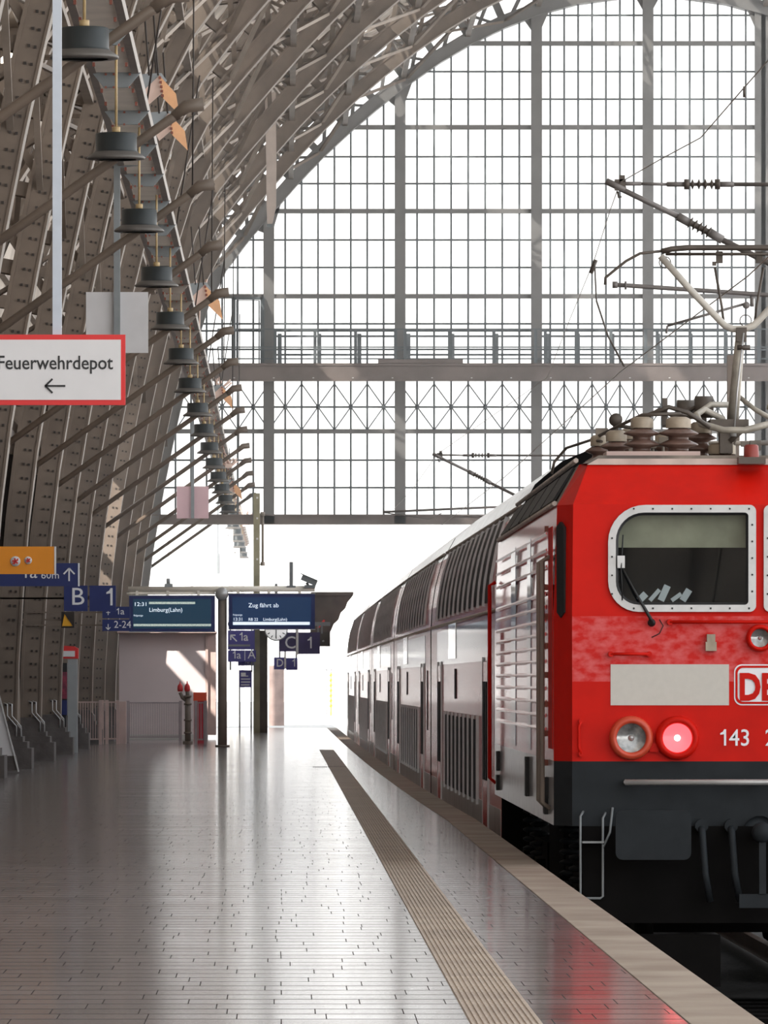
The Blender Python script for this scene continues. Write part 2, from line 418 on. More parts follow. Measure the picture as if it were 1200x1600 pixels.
def normals(P):
    out = []
    for i in range(len(P)):
        t = (P[min(i + 1, len(P) - 1)] - P[max(i - 1, 0)]).normalized(); out.append(Vector((-t.y, t.x)))
    return out
NRM = normals(INN)
def depth(i): return 1.08 if 6 < i < NN - 6 else 1.30
OUT = [p + n_ * depth(i) for i, (p, n_) in enumerate(zip(INN, NRM))]
ROOF = [p + n_ * 1.75 for p, n_ in zip(INN, NRM)]
def v3(p, Y): return Vector((p.x, Y, p.y))
WEB_TOP = 4      # the leg is plated up to this node

def arch(k, Y):
    nm = ('end wall' if k == 0 else ORD[k] + ' from the end window')
    lab = 'outermost riveted steel hall arch, framing the great end window' if k == 0 else \
        'riveted steel lattice hall arch, ' + ORD[k - 1] + ' in front of the end window arch'
    t = thing('hall_arch', (INN[0].x, Y, 0), lab, 'arch', 'steel arches of the train hall')
    last = NN if k < 6 else NN // 2 + 2
    f = MB()
    yo = .26
    for i in range(last):                      # inner chord: two flanges (front and back) with a soffit plate
        a, b = v3(INN[i], Y), v3(INN[i + 1], Y); n_ = Vector((NRM[i].x, 0, NRM[i].y)); n2 = Vector((NRM[i + 1].x, 0, NRM[i + 1].y))
        for s_ in (-1, 1):
            dy = Vector((0, s_ * yo, 0)); th = Vector((0, s_ * .04, 0)); hh = .34 if k == 0 else .30
            q = [a + dy, a + dy + n_ * hh, b + dy + n2 * hh, b + dy]
            f.prism(q, th)
        f.prism([a + Vector((0, -yo - .06, 0)), a + Vector((0, yo + .06, 0)), b + Vector((0, yo + .06, 0)), b + Vector((0, -yo - .06, 0))], -n_ * .035)
        f.beam(a + n_ * .30 + Vector((0, -yo - .05, 0)), b + n2 * .30 + Vector((0, -yo - .05, 0)), .05, .05)
    f.build('inner_chord', M['steel'] if k else M['window_post'], t)
    f = MB()
    for i in range(last):
        a, b = v3(OUT[i], Y), v3(OUT[i + 1], Y)
        for s_ in (-1, 1): f.beam(a + Vector((0, s_ * .22, 0)), b + Vector((0, s_ * .22, 0)), .05, .26)
        f.beam(a, b, .5, .04)
    f.build('outer_chord', M['steel'] if k else M['window_post'], t)
    f = MB()
    for i in range(WEB_TOP):
        for s_ in (-1, 1):
            q = [v3(INN[i], Y + s_ * .17), v3(OUT[i], Y + s_ * .17), v3(OUT[i + 1], Y + s_ * .17), v3(INN[i + 1], Y + s_ * .17)]
            f.prism(q, (0, .02 * s_, 0))
        m_ = (INN[i] + OUT[i]) / 2
        f.beam(v3(INN[i], Y - .2), v3(OUT[i], Y - .2), .05, .07)
    for fr in (.42, .72):
        for i in range(WEB_TOP):
            f.beam(v3(INN[i].lerp(OUT[i], fr), Y - .21), v3(INN[i + 1].lerp(OUT[i + 1], fr), Y - .21), .04, .09)
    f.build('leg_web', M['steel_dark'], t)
    f = MB()
    for i in range(WEB_TOP, last):
        for s_ in (-1, 1):
            dy = s_ * .2
            f.beam(v3(INN[i], Y + dy), v3(OUT[i], Y + dy), .05, .20)
            if i < last - 1:
                f.beam(v3(INN[i], Y + dy), v3(OUT[i + 1], Y + dy), .05, .11)
                if i % 2: f.beam(v3(OUT[i], Y + dy * .9), v3(INN[i + 1], Y + dy * .9), .05, .05)
    f.build('lattice', M['steel'] if k else M['window_post'], t)
    if 4 <= k <= 12:                           # rivet rows on the leg flange that faces the platform end
        f = MB()
        for i in range(0, 11):
            a, b = INN[i], INN[i + 1]
            for j in range(5):
                q = a.lerp(b, j / 5) + NRM[i] * .07
                f.box((q.x, Y - yo - .05, q.y), (.035, .03, .035))
                q = a.lerp(b, j / 5) + NRM[i] * .15
                f.box((q.x, Y - yo - .05, q.y), (.035, .03, .035))
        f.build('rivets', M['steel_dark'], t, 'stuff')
    # stepped stone foot
    f = MB()
    f.b2(-5.6, -3.86, Y - .55, Y + .55, 0, .32); f.b2(-5.55, -3.93, Y - .50, Y + .50, .32, .42); f.b2(-5.5, -4.0, Y - .46, Y + .46, .42, .50)
    f.b2(-5.5, -4.04, Y - .40, Y + .40, .50, .62)
    f.prism([(-5.5, Y - .4, .62), (-4.04, Y - .4, .62), (-4.14, Y - .4, .74), (-5.5, Y - .4, .74)], (0, .8, 0))
    f.build('stone_plinth', M['stone'], t)
    return t
for k, Y in enumerate(ARCH_Y): arch(k, Y)

# lattice purlins: run the whole length of the hall
PN = [9, 12, 15, 17, 19, 21, 23, 25, 27, 29, 31]
for j, i in enumerate(PN):
    f = MB(); p, q = INN[i] + NRM[i] * .25, OUT[i] - NRM[i] * .05
    last = 15 if i < 24 else 7
    Y1 = HALL; Y0 = ARCH_Y[last]
    f.beam(v3(p, Y0), v3(p, Y1), .12, .14, up=(0, 0, 1)); f.beam(v3(q, Y0), v3(q, Y1), .12, .14, up=(0, 0, 1))
    nseg = int((Y1 - Y0) / 2.8)
    for s_ in range(nseg):
        a = Y0 + (Y1 - Y0) * s_ / nseg; b = Y0 + (Y1 - Y0) * (s_ + 1) / nseg
        if s_ % 2: f.beam(v3(p, a), v3(q, b), .07, .07, up=(0, 0, 1))
        else: f.beam(v3(q, a), v3(p, b), .07, .07, up=(0, 0, 1))
    solo(f, 'lattice_purlin', M['steel'], 'lattice purlin running lengthwise under the roof, ' + ORD[j] + ' counting up from the left wall', 'roof beam', 'lengthwise lattice purlins')
# wind bracing between neighbouring arches
for k in range(15):
    f = MB(); Ya, Yb = ARCH_Y[k], ARCH_Y[k + 1]
    idx = [7, 10, 13, 16, 19, 22, 25]
    for a, b in zip(idx, idx[1:]):
        for (p, q) in ((a, b), (b, a)):
            for s_ in (-.07, .07):
                f.beam(v3(OUT[p] - NRM[p] * .1, Ya - .2) + Vector((s_, 0, s_)), v3(OUT[q] - NRM[q] * .1, Yb + .2) + Vector((s_, 0, s_)), .06, .08, up=(0, 0, 1))
            f.beam(v3(INN[p] + NRM[p] * .15, Ya - .2), v3(OUT[q] - NRM[q] * .15, (Ya + Yb) / 2), .07, .09, up=(0, 0, 1))
    solo(f, 'wind_brace', M['steel_light'] if k % 3 else M['steel'], 'crossed wind bracing in the ' + ORD[k] + ' roof bay from the end window', 'bracing', 'wind bracing between the arches')

# roof boarding over the left side, with glazed strips
f = MB(); g = MB(); gb = MB()
Y0, Y1 = 2.0, HALL + .8
for i in range(6, 30):
    dest = f
    if i in (12, 18, 23, 26, 28): dest = g
    a, b = ROOF[i], ROOF[i + 1]; n_ = NRM[i] * .08
    P4 = [v3(a, Y0), v3(b, Y0), v3(b + n_, Y0), v3(a + n_, Y0)]
    dest.prism(P4, (0, Y1 - Y0, 0))
    if dest is g:
        for y in range(int(Y0), int(Y1), 2): gb.beam(v3(a, y), v3(b, y), .07, .07)
    gb.beam(v3(a - NRM[i] * .05, Y0), v3(a - NRM[i] * .05, Y1), .09, .12, up=(0, 0, 1))
f.build('ceiling', M['roofskin'], kind='structure')
g.build('window_2', M['pane'], kind='structure')
gb.build('trim_3', M['steel_light'], kind='structure')
# left wall: lower masonry, upper pale panels between the arch legs
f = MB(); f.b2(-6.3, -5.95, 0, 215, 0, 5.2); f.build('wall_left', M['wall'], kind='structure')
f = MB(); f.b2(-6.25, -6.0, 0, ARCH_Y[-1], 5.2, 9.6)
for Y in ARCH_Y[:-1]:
    if 165 < Y < 172:  # opening and crossbar shaped to cast the sun patch on the enclosure
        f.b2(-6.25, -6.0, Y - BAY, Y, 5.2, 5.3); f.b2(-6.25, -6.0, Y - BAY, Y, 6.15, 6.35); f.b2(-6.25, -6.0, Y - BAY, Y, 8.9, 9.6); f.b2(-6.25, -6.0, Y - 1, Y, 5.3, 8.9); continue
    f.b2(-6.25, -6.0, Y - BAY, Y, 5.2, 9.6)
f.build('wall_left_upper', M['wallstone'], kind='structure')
# infill wall panels standing between the legs (dark, blocked)
for k, Y in enumerate(ARCH_Y[:-1]):
    f = MB(); z = 0
    x0 = -4.95
    while z < (3.6 if 165 < Y < 172 else 6.2):  # one bay left low so the sun beam passes
        f.b2(x0 - .12, x0, Y - BAY + .6, Y - .6, z, z + .86); f.b2(x0 - .10, x0 - .02, Y - BAY + .6, Y - .6, z + .86, z + .9)
        z += .9
    f.build('wall_left_bay', M['wall'] if k > 2 else M['wallstone'], kind='structure')  # pale far bays: sunlit windows put into the wall colour

# ------------------------------------------------------------ the great end window
def wx(px): return (px - VX) / FPX * HALL
def wz(py): return EYE + (HY - py) / FPX * HALL
def archz(x):        # inner arch height at x
    best = None
    for a, b in zip(INN, INN[1:]):
        if (a.x - x) * (b.x - x) <= 0 and abs(a.x - b.x) > 1e-6:
            t = (x - a.x) / (b.x - a.x); z = a.y + (b.y - a.y) * t; best = z if best is None else max(best, z)
    return best or 0
def archx(z):
    for a, b in zip(half, half[1:]):
        if a.y <= z <= b.y: return a.x + (b.x - a.x) * (z - a.y) / max(1e-6, b.y - a.y)
    return -4.0
root = thing('window_1', (10.8, HALL, 0), None, None); root['kind'] = 'structure'
majors = [420, 625, 838, 1012, 1187]
Zb = wz(818)
f = MB()
xr_end = 25.6
mj = [wx(p) for p in majors] + [21.6 - wx(p) for p in (838, 625, 420)]
for x in mj:
    zt = archz(x) + .1
    f.b2(x - .11, x + .11, HALL - .16, HALL + .16, Zb, zt)
    f.b2(x - .16, x + .16, HALL - .20, HALL - .16, Zb, zt)
    for s_ in (-1, 1):                          # flared head of each post
        f.prism([(x + s_ * .1, HALL - .1, zt - .6), (x + s_ * .42, HALL - .1, zt + (archz(x + s_ * .42) - archz(x))), (x + s_ * .1, HALL - .1, zt)], (0, .2, 0))
f.build('main_posts', M['window_post'], root)
f = MB(); mins = []
p = 420 - 24.3
while p > 225: mins.append(wx(p)); p -= 24.3
for a, b in zip(majors, majors[1:]):
    for i in range(1, 8): mins.append(wx(a + (b - a) * i / 8))
xlast = wx(1187)
for i in range(1, 52): mins.append(xlast + i * .46)
for x in mins:
    if x > 25.5: continue
    f.b2(x - .028, x + .028, HALL - .04, HALL + .04, Zb, archz(x) + .05)
hmin = [112, 155, 245, 287, 375, 418, 506, 517, 636, 719, 762, 546]
hmin2 = [24]
for py in hmin + hmin2:
    z = wz(py); x0 = archx(z); f.b2(x0, 21.6 - x0, HALL - .03, HALL + .03, z - .028, z + .028)
f.build('glazing_bars', M['window_bar'], root)
f = MB()
for py in (68, 199, 330, 463, 674):
    z = wz(py); x0 = archx(z); f.b2(x0, 21.6 - x0, HALL - .10, HALL + .10, z - .065, z + .065)
f.build('cross_rails', M['window_post'], root)
f = MB(); z0, z1 = Zb, Zb + .24
f.b2(-4.0, 25.6, HALL - .2, HALL + .2, z0, z0 + .22); f.b2(-4.0, 25.6, HALL - .30, HALL + .3, z0 + .22, z0 + .26); f.b2(-4, 25.6, HALL - .26, HALL + .26, z0 - .03, z0)
f.build('bottom_beam', M['girder'], root)
# X truss band under the gallery
f = MB(); zt, zb = wz(600), wz(672)
cs = []
for a, b in zip(majors, majors[1:]):
    for i in (1, 3, 5, 7): cs.append((a + (b - a) * i / 8, (b - a) / 8))
for i in (0, 2, 4, 6): cs.append((420 - 24.3 * (i + 1), 24.3))
for c, h_ in cs:
    f.beam((wx(c - h_), HALL - .1, zb), (wx(c + h_), HALL - .1, zt), .03, .035); f.beam((wx(c - h_), HALL - .1, zt), (wx(c + h_), HALL - .1, zb), .03, .035)
    f.lathe((wx(c), HALL - .14, (zt + zb) / 2), [(0, 0), (.07, 0), (.07, .05), (0, .05)], 10, axis='Y')
f.build('cross_bracing', M['window_bar'], root)
# pane surface, clipped to the arch
f = MB(); top = [p for p in INN if p.y > Zb]
P = [(p.x, HALL + .04, p.y) for p in top]
f.poly(P); f.build('panes', M['pane'], root)
# gallery (walkway) across the window
g0 = thing('window_gallery', (6, HALL - .7, wz(598)), 'steel walkway with railing running across the great end window', 'walkway')
f = MB()
f.b2(archx(wz(590)) - .2, 25, HALL - 1.1, HALL - .25, wz(575), wz(570)); f.b2(archx(wz(590)) - .2, 25, HALL - 1.12, HALL - 1.0, wz(598), wz(575))
f.b2(archx(wz(590)) - .2, 25, HALL - 1.16, HALL - 1.12, wz(598), wz(596)); f.b2(archx(wz(590)) - .2, 25, HALL - 1.16, HALL - 1.12, wz(574), wz(571))
f.b2(wx(590), wx(722), HALL - 1.13, HALL - 1.1, wz(570), wz(564))
f.build('girder', M['girder'], g0)
f = MB()
for i in range(24): f.b2(wx(365) + i * 1.15, wx(365) + i * 1.15 + .05, HALL - 1.165, HALL - 1.12, wz(593.5), wz(592.4))
f.build('bolt_row', M['white'], g0)
f = MB()
rp = [430, 492, 555, 617, 632, 701, 770, 835, 850, 898, 952, 1006, 1024, 1075, 1130, 1182, 1200]
f2 = MB()
for c in rp:
    f.b2(wx(c) - .045, wx(c) + .045, HALL - 1.08, HALL - 1.0, wz(570), wz(517))
    f2.b2(wx(c + 7) - .06, wx(c + 7) + .06, HALL + .9, HALL + 1.0, wz(570), wz(519))
for py in (517, 545, 549, 563): f.b2(wx(340), 24, HALL - 1.06, HALL - 1.03, wz(py) - .02, wz(py) + .02)
for py in (523, 552): f2.b2(wx(425), 24, HALL + .94, HALL + .98, wz(py) - .03, wz(py) + .03)
f2.b2(wx(425), 24, HALL + .15, HALL + 1.1, wz(573), wz(569))
f.build('railing', M['window_bar'], g0); f2.build('outer_railing', M['polegrey'], g0)
f = MB()
for a in (365, 410): f.b2(wx(a) - .06, wx(a) + .06, HALL - .35, HALL - .12, wz(570), wz(466))
f.b2(wx(365), wx(410), HALL - .35, HALL - .12, wz(469), wz(465))
f.b2(wx(370), wx(405), HALL - .3, HALL - .25, wz(471), wz(470)); f.b2(wx(369), wx(371), HALL - .3, HALL - .25, wz(570), wz(470))
f.b2(wx(404), wx(406), HALL - .3, HALL - .25, wz(570), wz(470))
solo(f, 'gallery_door', M['window_bar'], 'narrow glazed door frame at the left end of the gallery', 'door')
t = thing('hanging_shaft', PX(421, 350, 190), 'pale beige square shaft hanging from the roof in front of the left window post', 'shaft')
k = 190 / FPX; f = MB(); P = [(421, -120, 9), (421, 0, 9), (422, 125, 8.6), (424, 260, 8), (424, 322, 7.5), (421.5, 350, 4)]
for (x0, y0, w0), (x1, y1, w1) in zip(P, P[1:]):
    A = [PX(x0, y0, 190) + Vector((a * w0 * k, b * w0 * k, 0)) for a, b in ((-1, -1), (1, -1), (1, 1), (-1, 1))]
    B = [PX(x1, y1, 190) + Vector((a * w1 * k, b * w1 * k, 0)) for a, b in ((-1, -1), (1, -1), (1, 1), (-1, 1))]
    f.ring(A, B)
f.build('shaft', mat('pale beige shaft paint', (.50, .42, .37), .6, 0, .15, 3), t)
f = MB(); f.b2(PX(417, 0, 190).x, PX(426, 0, 190).x, 189.95, 190.05, PX(0, 355, 190).z, PX(0, 348, 190).z); f.build('end_plate', M['window_bar'], t)
# ------------------------------------------------------------ platform lamps on sloping arms
ALY = [ARCH_Y[14 - i] for i in range(15)] + [HALL + BAY * i for i in range(1, 8)]
LX, LZ = -1.56, 6.32
def lamp_proto():
    Y = ALY[0]
    t = thing('platform_lamp', (LX, Y, LZ), '', 'lamp', 'drum lamps over the platform')
    f = MB(); f.lathe((LX, Y, LZ), [(0, .20), (.185, .20), (.195, .19), (.195, .04), (.205, .02), (.26, -.02), (.265, -.035), (.2, -.03), (0, -.03)], 24)
    f.build('drum', M['lampgreen'], t)
    f = MB(); f.lathe((LX, Y, LZ), [(.200, .025), (.262, -.015), (.275, -.03), (.27, -.045), (.20, -.05), (.19, -.05)], 24)
    f.build('brim', M['lamprim'], t)
    f = MB(); f.tube([(LX, Y, LZ + .2), (LX, Y, LZ + 1.1)], .013, 6); f.tube([(LX + .0, Y, LZ + .2), (LX, Y, LZ + .26)], .04, 8)
    f.build('hanging_rod', M['yrod'], t)
    return t
lp = lamp_proto()
for i, Y in enumerate(ALY):
    o = lp if i == 0 else copy_tree(lp)
    o.location = (LX, Y, LZ)
    o['label'] = ('dark drum lamp with grey brim, ' + (ORD[i] + ' of the row from the nearest' if i else 'nearest of the row'))
ap = thing('lamp_arm', (-3.9, ALY[0], 4.6), '', 'bracket', 'sloping tube arms under the lamps')
Y = ALY[0] + .32
f = MB(); f.tube([(-4.0, Y - .05, 4.58), (-1.05, Y, 6.68), (-.95, Y, 6.74)], .045, 10); f.build('arm', M['steel'], ap)
f = MB(); f.tube([(-1.02, Y, 6.70), (-.90, Y, 6.80), (-.74, Y, 6.82)], [.05, .065, .065], 10); f.build('arm_end', M['steel'], ap)
f = MB(); f.b2(-4.1, -3.85, Y - .25, Y + .1, 4.4, 4.72); f.build('bracket_plate', M['steel'], ap)
for i, Y in enumerate(ALY[:15]):
    o = ap if i == 0 else copy_tree(ap)
    o.location = (-3.9, Y, 4.6)
    o['label'] = 'sloping steel tube reaching to the drum lamp, ' + (ORD[i] + ' of the row from the nearest' if i else 'nearest of the row')

# ------------------------------------------------------------ suspended duct above the lamps
DZ = 7.45; DX0, DX1 = -1.86, -1.50
t = thing('suspended_duct', (-1.7, 60, DZ), 'long suspended cream soffit duct with grey ribs above the platform lamps', 'duct')
f = MB(); f.b2(DX0, DX1, 58, 326, DZ, DZ + .04); f.b2(DX0, DX1, 58, 326, DZ + .08, DZ + .10); f.build('soffit', M['ductpanel'], t)
f = MB()
f.b2(DX1 - .005, DX1 + .07, 58, 326, DZ - .01, DZ + .12); f.b2(DX0 - .07, DX0 + .005, 58, 326, DZ - .01, DZ + .12); f.build('side_rails', M['ductrib'], t)
n = 0
y = 59.0; fb = MB(); fr_ = None
while y < 324:
    f = MB()
    zt = DZ + .0
    f.prism([(DX0 - .04, y, zt), (DX1 + .09, y, zt), (DX1 - .04, y, zt - .15), (DX0 + .08, y, zt - .15)][::-1], (0, .05, 0))
    f.build('cross_rib', M['ductrib'] if y > 110 else M['polegrey'], t)
    for xx in (DX0 + .1, (DX0 + DX1) / 2, DX1 - .02):
        fb.box((xx, y - .02, zt - .02), (.022, .02, .022)); fb.box((xx, y - .02, zt - .15), (.02, .02, .02))
    for q in range(2): fb.box((DX1 - .02, y + 1.6 + q * 1.7, zt - .055), (.026, .05, .04)); fb.box((DX0 + .02, y + 1.6 + q * 1.7, zt - .055), (.026, .05, .04))
    y += 4.9
fb.build('bolts', M['bolt'], t, 'stuff')
# hanger wires from the roof to the duct
for Y in ALY[:12:2]:
    f = MB()
    for dx, dz in ((.10, 2.4),):
        f.tube([(DX1 + dx * .2, Y + .4, DZ + .3), (DX1 + dx + .25, Y + .2, DZ + dz)], .012, 5)
        f.tube([(DX1 + .5, Y + 2, DZ - .6), (DX1 + .52, Y + 2, DZ + 2.5)], .009, 4)
    f.build('hanger_wires', M['steel_dark'], t)
# cross carriers for outdoor stretch of the duct
for i, Y in enumerate((243, 282, 316)):
    f = MB(); f.b2(-1.75, -1.6, Y - .1, Y + .1, 0, DZ + .0)
    solo(f, 'duct_post', M['concrete'], 'pale outdoor post under the far end of the duct, ' + ORD[i] + ' beyond the window', 'post', 'outdoor posts under the duct')

# folded reflector plates hanging at the duct's right side
def plates(cx, cy, D, s_, lab, seed=0):
    c = PX(cx, cy, D); t = thing('hanging_reflector', c, lab, 'reflector', 'folded plates hanging by the duct')
    k = D / FPX * s_
    def q(u, v, w_): return Vector((c.x + u * k, c.y + w_ * k, c.z + v * k))
    f = MB(); f.prism([q(-28, 30, 0), (q(5, 32, 0)), q(14, 20, 2), q(-2, 8, 0), q(-20, -6, 0)], (0, .02, 0)); f.build('top_plate', M['greyplate'], t)
    f = MB(); f.prism([q(-24, 3, -1), q(2, 28, -3), q(6, 0, -4), q(-14, -17, -1)], (0, .02, 0)); f.build('left_plate', M['pinkplate'], t)
    f = MB(); f.prism([q(2, 28, -4), q(28, 0, 6), q(33, -32, 8), q(8, -8, -3)], (0, .02, 0)); f.build('right_plate', M['orangeplate'], t)
    f = MB()
    for i in range(5): f.box(q(3 + i * 1, 24 - i * 7, -6), (k * 4, .03, k * 4))
    f.build('bolts', M['bolt'], t)
    f = MB()
    for dx in (0, -14): f.tube([q(dx, 28, 0), q(dx - 8, 130, 20)], .012, 5)
    f.build('wires', M['steel_dark'], t)
plates(247, 146, 84, 1.0, 'folded amber and pink plates hanging beside the duct, upper and larger piece')
plates(262, 204, 92, .95, 'folded amber and pink plates hanging beside the duct, just below the upper piece')
plates(318, 470, 132, .9, 'folded amber plates hanging where the end arch meets the gallery level')
plates(345, 620, 160, .6, 'small folded plates hanging left of the crossed bracing of the window')
plates(362, 765, 200, .5, 'smallest folded plates hanging above the bottom beam of the window')
# bird-spike clusters: sheaves of fine pale wires
def sheaf(cx, cy, D, n, L, lab):
    c = PX(cx, cy, D); f = MB(); k = D / FPX
    f.box(c, (10 * k, .1, 6 * k))
    for i in range(n):
        a = random.uniform(-1.2, 1.2); r = random.uniform(.5, 1) * L * k
        f.tube([c + Vector((random.uniform(-6, 6) * k, 0, 0)), c + Vector((math.sin(a) * r, random.uniform(-.1, .1), math.cos(a) * r))], .014 * D / 140, 4)
    f.tube([c, (-1.52, D, DZ)], .012, 4)
    solo(f, 'wire_sheaf', M['pinkplate'], lab, 'wires', 'sheaves of pale wires by the duct')
sheaf(312, 468, 136, 22, 34, 'sheaf of fine pale wires sticking up beside the folded amber plates')
sheaf(342, 612, 165, 20, 28, 'sheaf of fine pale wires beside the duct at the bracing band')
sheaf(357, 728, 190, 16, 20, 'sheaf of fine pale wires beside the duct below the bracing band')
sheaf(384, 820, 230, 16, 22, 'sheaf of fine pale wires beside the far duct end under the window')

# ------------------------------------------------------------ hanging signs
def hang_sign(cx, cy, wpx, hpx, D, poletop, pw, m, name, lab, polemat, front=True, border=None):
    c = PX(cx, cy, D); k = D / FPX; t = thing(name, c, lab, 'sign'); W, H = wpx * k, hpx * k
    f = MB(); f.box(c, (W, .04, H)); f.build('board', m, t)
    f = MB(); py = -.045 if front else .045
    f.b2(c.x - pw * k / 2, c.x + pw * k / 2, D + py - pw * k / 2, D + py + pw * k / 2, c.z + (-H / 2 if front else H / 2 - .03), EYE + (HY - poletop) * k)
    if not front or True:
        zt_ = EYE + (HY - poletop) * k
        if D > 80: f.beam((c.x, D + py, zt_ - .03), (-1.7, D + py, 7.47), .05, .05)
    f.build('pole', polemat, t)
    return t, c, k
t, c, k = hang_sign(89, 578, 214, 110, 52, -260, 14, M['red'], 'fire_depot_sign', 'white hanging sign with red border reading Feuerwehrdepot and an arrow to the left', M['pole'], front=False)
for o in t.children:
    if o.name.startswith('pole'): pass
f = MB(); f.box((c.x, c.y - .022, c.z), (200 * k, .006, 94 * k)); f.build('face', M['signwhite'], t)
text('lettering', 'Feuerwehrdepot', .137, M['letterblack'], t, (c.x - 3 * k, c.y - .027, c.z + 1 * k), 'CENTER', sx=.88, bold=.0012)
f = MB(); a = (86, 603)
def q2(x, y, D=51.97): return PX(x, y, D)
f.beam(q2(71, 603), q2(102, 603), .004, .013); f.beam(q2(70.5, 603.5), q2(82, 592), .004, .013); f.beam(q2(70.5, 602.5), q2(82, 614), .004, .013)
f.build('arrow', M['letterblack'], t)
hang_sign(183, 504, 97, 95, 87, 256, 10, M['greysign'], 'blank_sign', 'pale grey blank sign back on a pole behind the fire depot sign', M['polegrey'])
hang_sign(301, 785, 50, 50, 169, 640, 5, M['pinksign'], 'blank_sign', 'pink blank sign back on a pole in front of the window bottom beam', M['polegrey'])
hang_sign(340.5, 881, 33, 32, 258, 780, 3, M['greysign'], 'blank_sign', 'small grey blank sign hanging outdoors above the display post', M['polegrey'])

def flat_sign(x0, y0, x1, y1, D, m, name, lab, rim=None, dep=.08):
    a = PX(x0, y0, D); b = PX(x1, y1, D); c = (a + b) / 2
    t = thing(name, c, lab, 'sign'); f = MB(); f.box(c, (b.x - a.x, dep, a.z - b.z)); f.build('board', m, t)
    if rim:
        f = MB(); f.b2(b.x, b.x + .018, D - dep / 2 - .005, D + dep / 2, b.z, a.z); f.build('edge_strip', rim, t)
    return t
def wall_arm(t, D):
    f = MB(); z = t.location.z; f.b2(-5.0, t.location.x, D + .06, D + .085, z - .01, z + .015); f.build('wall_arm', M['steel'], t)
def ptext(t, body, x, y, hpx, D, m=None, sx=1.0, align='LEFT', dep=.08, bold=0, name='lettering'):
    p = PX(x, y, D); return text(name, body, hpx / .70 * D / FPX, m or M['letter'], t, (p.x, D - dep / 2 - .004, p.z), align, sx, bold)
def one(t, x, y, hpx, D, dep=.08, m=None, nm='numeral_one', yy=None):
    "a plain grotesque 1: stem right edge at picture x, baseline y"
    k = D / FPX; Y = (D - dep / 2 - .004) if yy is None else yy
    q = lambda a, b: Vector(((a - VX) * k, Y, EYE + (HY - b) * k)); h = hpx
    f = MB(); w_ = .13 * h
    f.prism([q(x, y), q(x, y - h), q(x - w_ * .9, y - h), q(x - w_ * 1.5, y - h * .86), q(x - .36 * h, y - h * .76), q(x - .36 * h, y - h * .66), q(x - w_, y - h * .70), q(x - w_, y)], (0, -.003, 0))
    f.build(nm, m or M['letter'], t)
def parrow(t, P, D, wpx, m=None, dep=.08):
    f = MB()
    for (a, b) in P: f.beam(PX(*a, D - dep / 2 - .006), PX(*b, D - dep / 2 - .006), .006, wpx * D / FPX)
    f.build('arrow', m or M['letter'], t)
D = 82
t = flat_sign(-30, 854, 85, 897, D, M['orange'], 'orange_sign', 'orange hanging sign with two round red and white symbols', M['white'])
wall_arm(t, D)
for cx, cy, r in ((24, 877, 8), (44, 875.5, 6)):
    f = MB(); p = PX(cx, cy, D - .05); f.lathe(p, [(0, 0), (r * D / FPX, 0), (r * D / FPX, .01), (0, .01)], 18, axis='Y'); f.build('round_symbol', M['white'], t)
    f = MB(); k = D / FPX
    for a in range(5):
        an = a * 2 * PI / 5 + .5; f.beam(p + Vector((0, -.006, 0)), p + Vector((math.cos(an) * r * k * .62, -.006, math.sin(an) * r * k * .62)), .006, r * k * .3)
    f.beam(p + Vector((-r * k * .6, -.008, -r * k * .55)), p + Vector((r * k * .6, -.008, r * k * .55)), .006, r * k * .18)
    f.build('symbol_mark', M['red'], t)
D = 95
t = flat_sign(-6, 880, 122, 916, D, M['bluesign'], 'platform_number_sign', 'dark blue hanging sign reading 1a 60m with an upward arrow', M['letter'])
wall_arm(t, D)
one(t, 42, 903, 21, D); ptext(t, 'a', 46, 903, 21, D); ptext(t, '60m', 64, 904, 11, D, sx=1.05)
parrow(t, [((108, 908), (108, 889)), ((108, 888), (99.5, 897)), ((108, 888), (116.5, 897))], D, 2.4)
D = 112
t = flat_sign(100, 915, 137, 955, D, M['bluesign'], 'section_sign', 'dark blue sign with the large letter B'); ptext(t, 'B', 110, 945, 27, D, sx=1.05)
wall_arm(t, D)
t = flat_sign(140, 915, 181, 955, D, M['bluesign'], 'track_number_sign', 'dark blue sign with a large 1 beside the letter B'); one(t, 176, 946, 27, D)
wall_arm(t, D)
D = 125
t = flat_sign(160, 948, 203, 966, D, M['bluesign'], 'direction_sign', 'small dark blue sign reading 1a under the large 1'); one(t, 186, 960, 10, D); ptext(t, 'a', 188, 960, 10, D, sx=1.1)
wall_arm(t, D)
parrow(t, [((169, 961), (169, 954)), ((166, 957), (172, 957))], D, 1.2)
t = flat_sign(160, 968, 205, 986, D, M['bluesign'], 'direction_sign', 'small dark blue sign reading 2-24 with a downward arrow'); ptext(t, '2-24', 178, 981, 11, D, sx=.95)
wall_arm(t, D)
parrow(t, [((169, 984), (169, 975)), ((169, 984), (165.5, 980)), ((169, 984), (172.5, 980))], D, 1.2)
# warning triangle
D = 118; t = flat_sign(96, 956, 116, 981, D, M['steel_dark'], 'warning_sign', 'yellow triangular warning sign on the arch leg beside the letter B')
wall_arm(t, D)
f = MB(); f.prism([PX(97, 979, D - .05), PX(115, 979, D - .05), PX(101, 958, D - .05)], (0, -.012, 0)); f.build('triangle', M['yellow'], t)
f = MB(); f.beam(PX(97.5, 979, D - .07), PX(115, 979, D - .07), .006, .015); f.beam(PX(115, 979, D - .07), PX(101, 958, D - .07), .006, .015); f.build('black_rim', M['letterblack'], t)

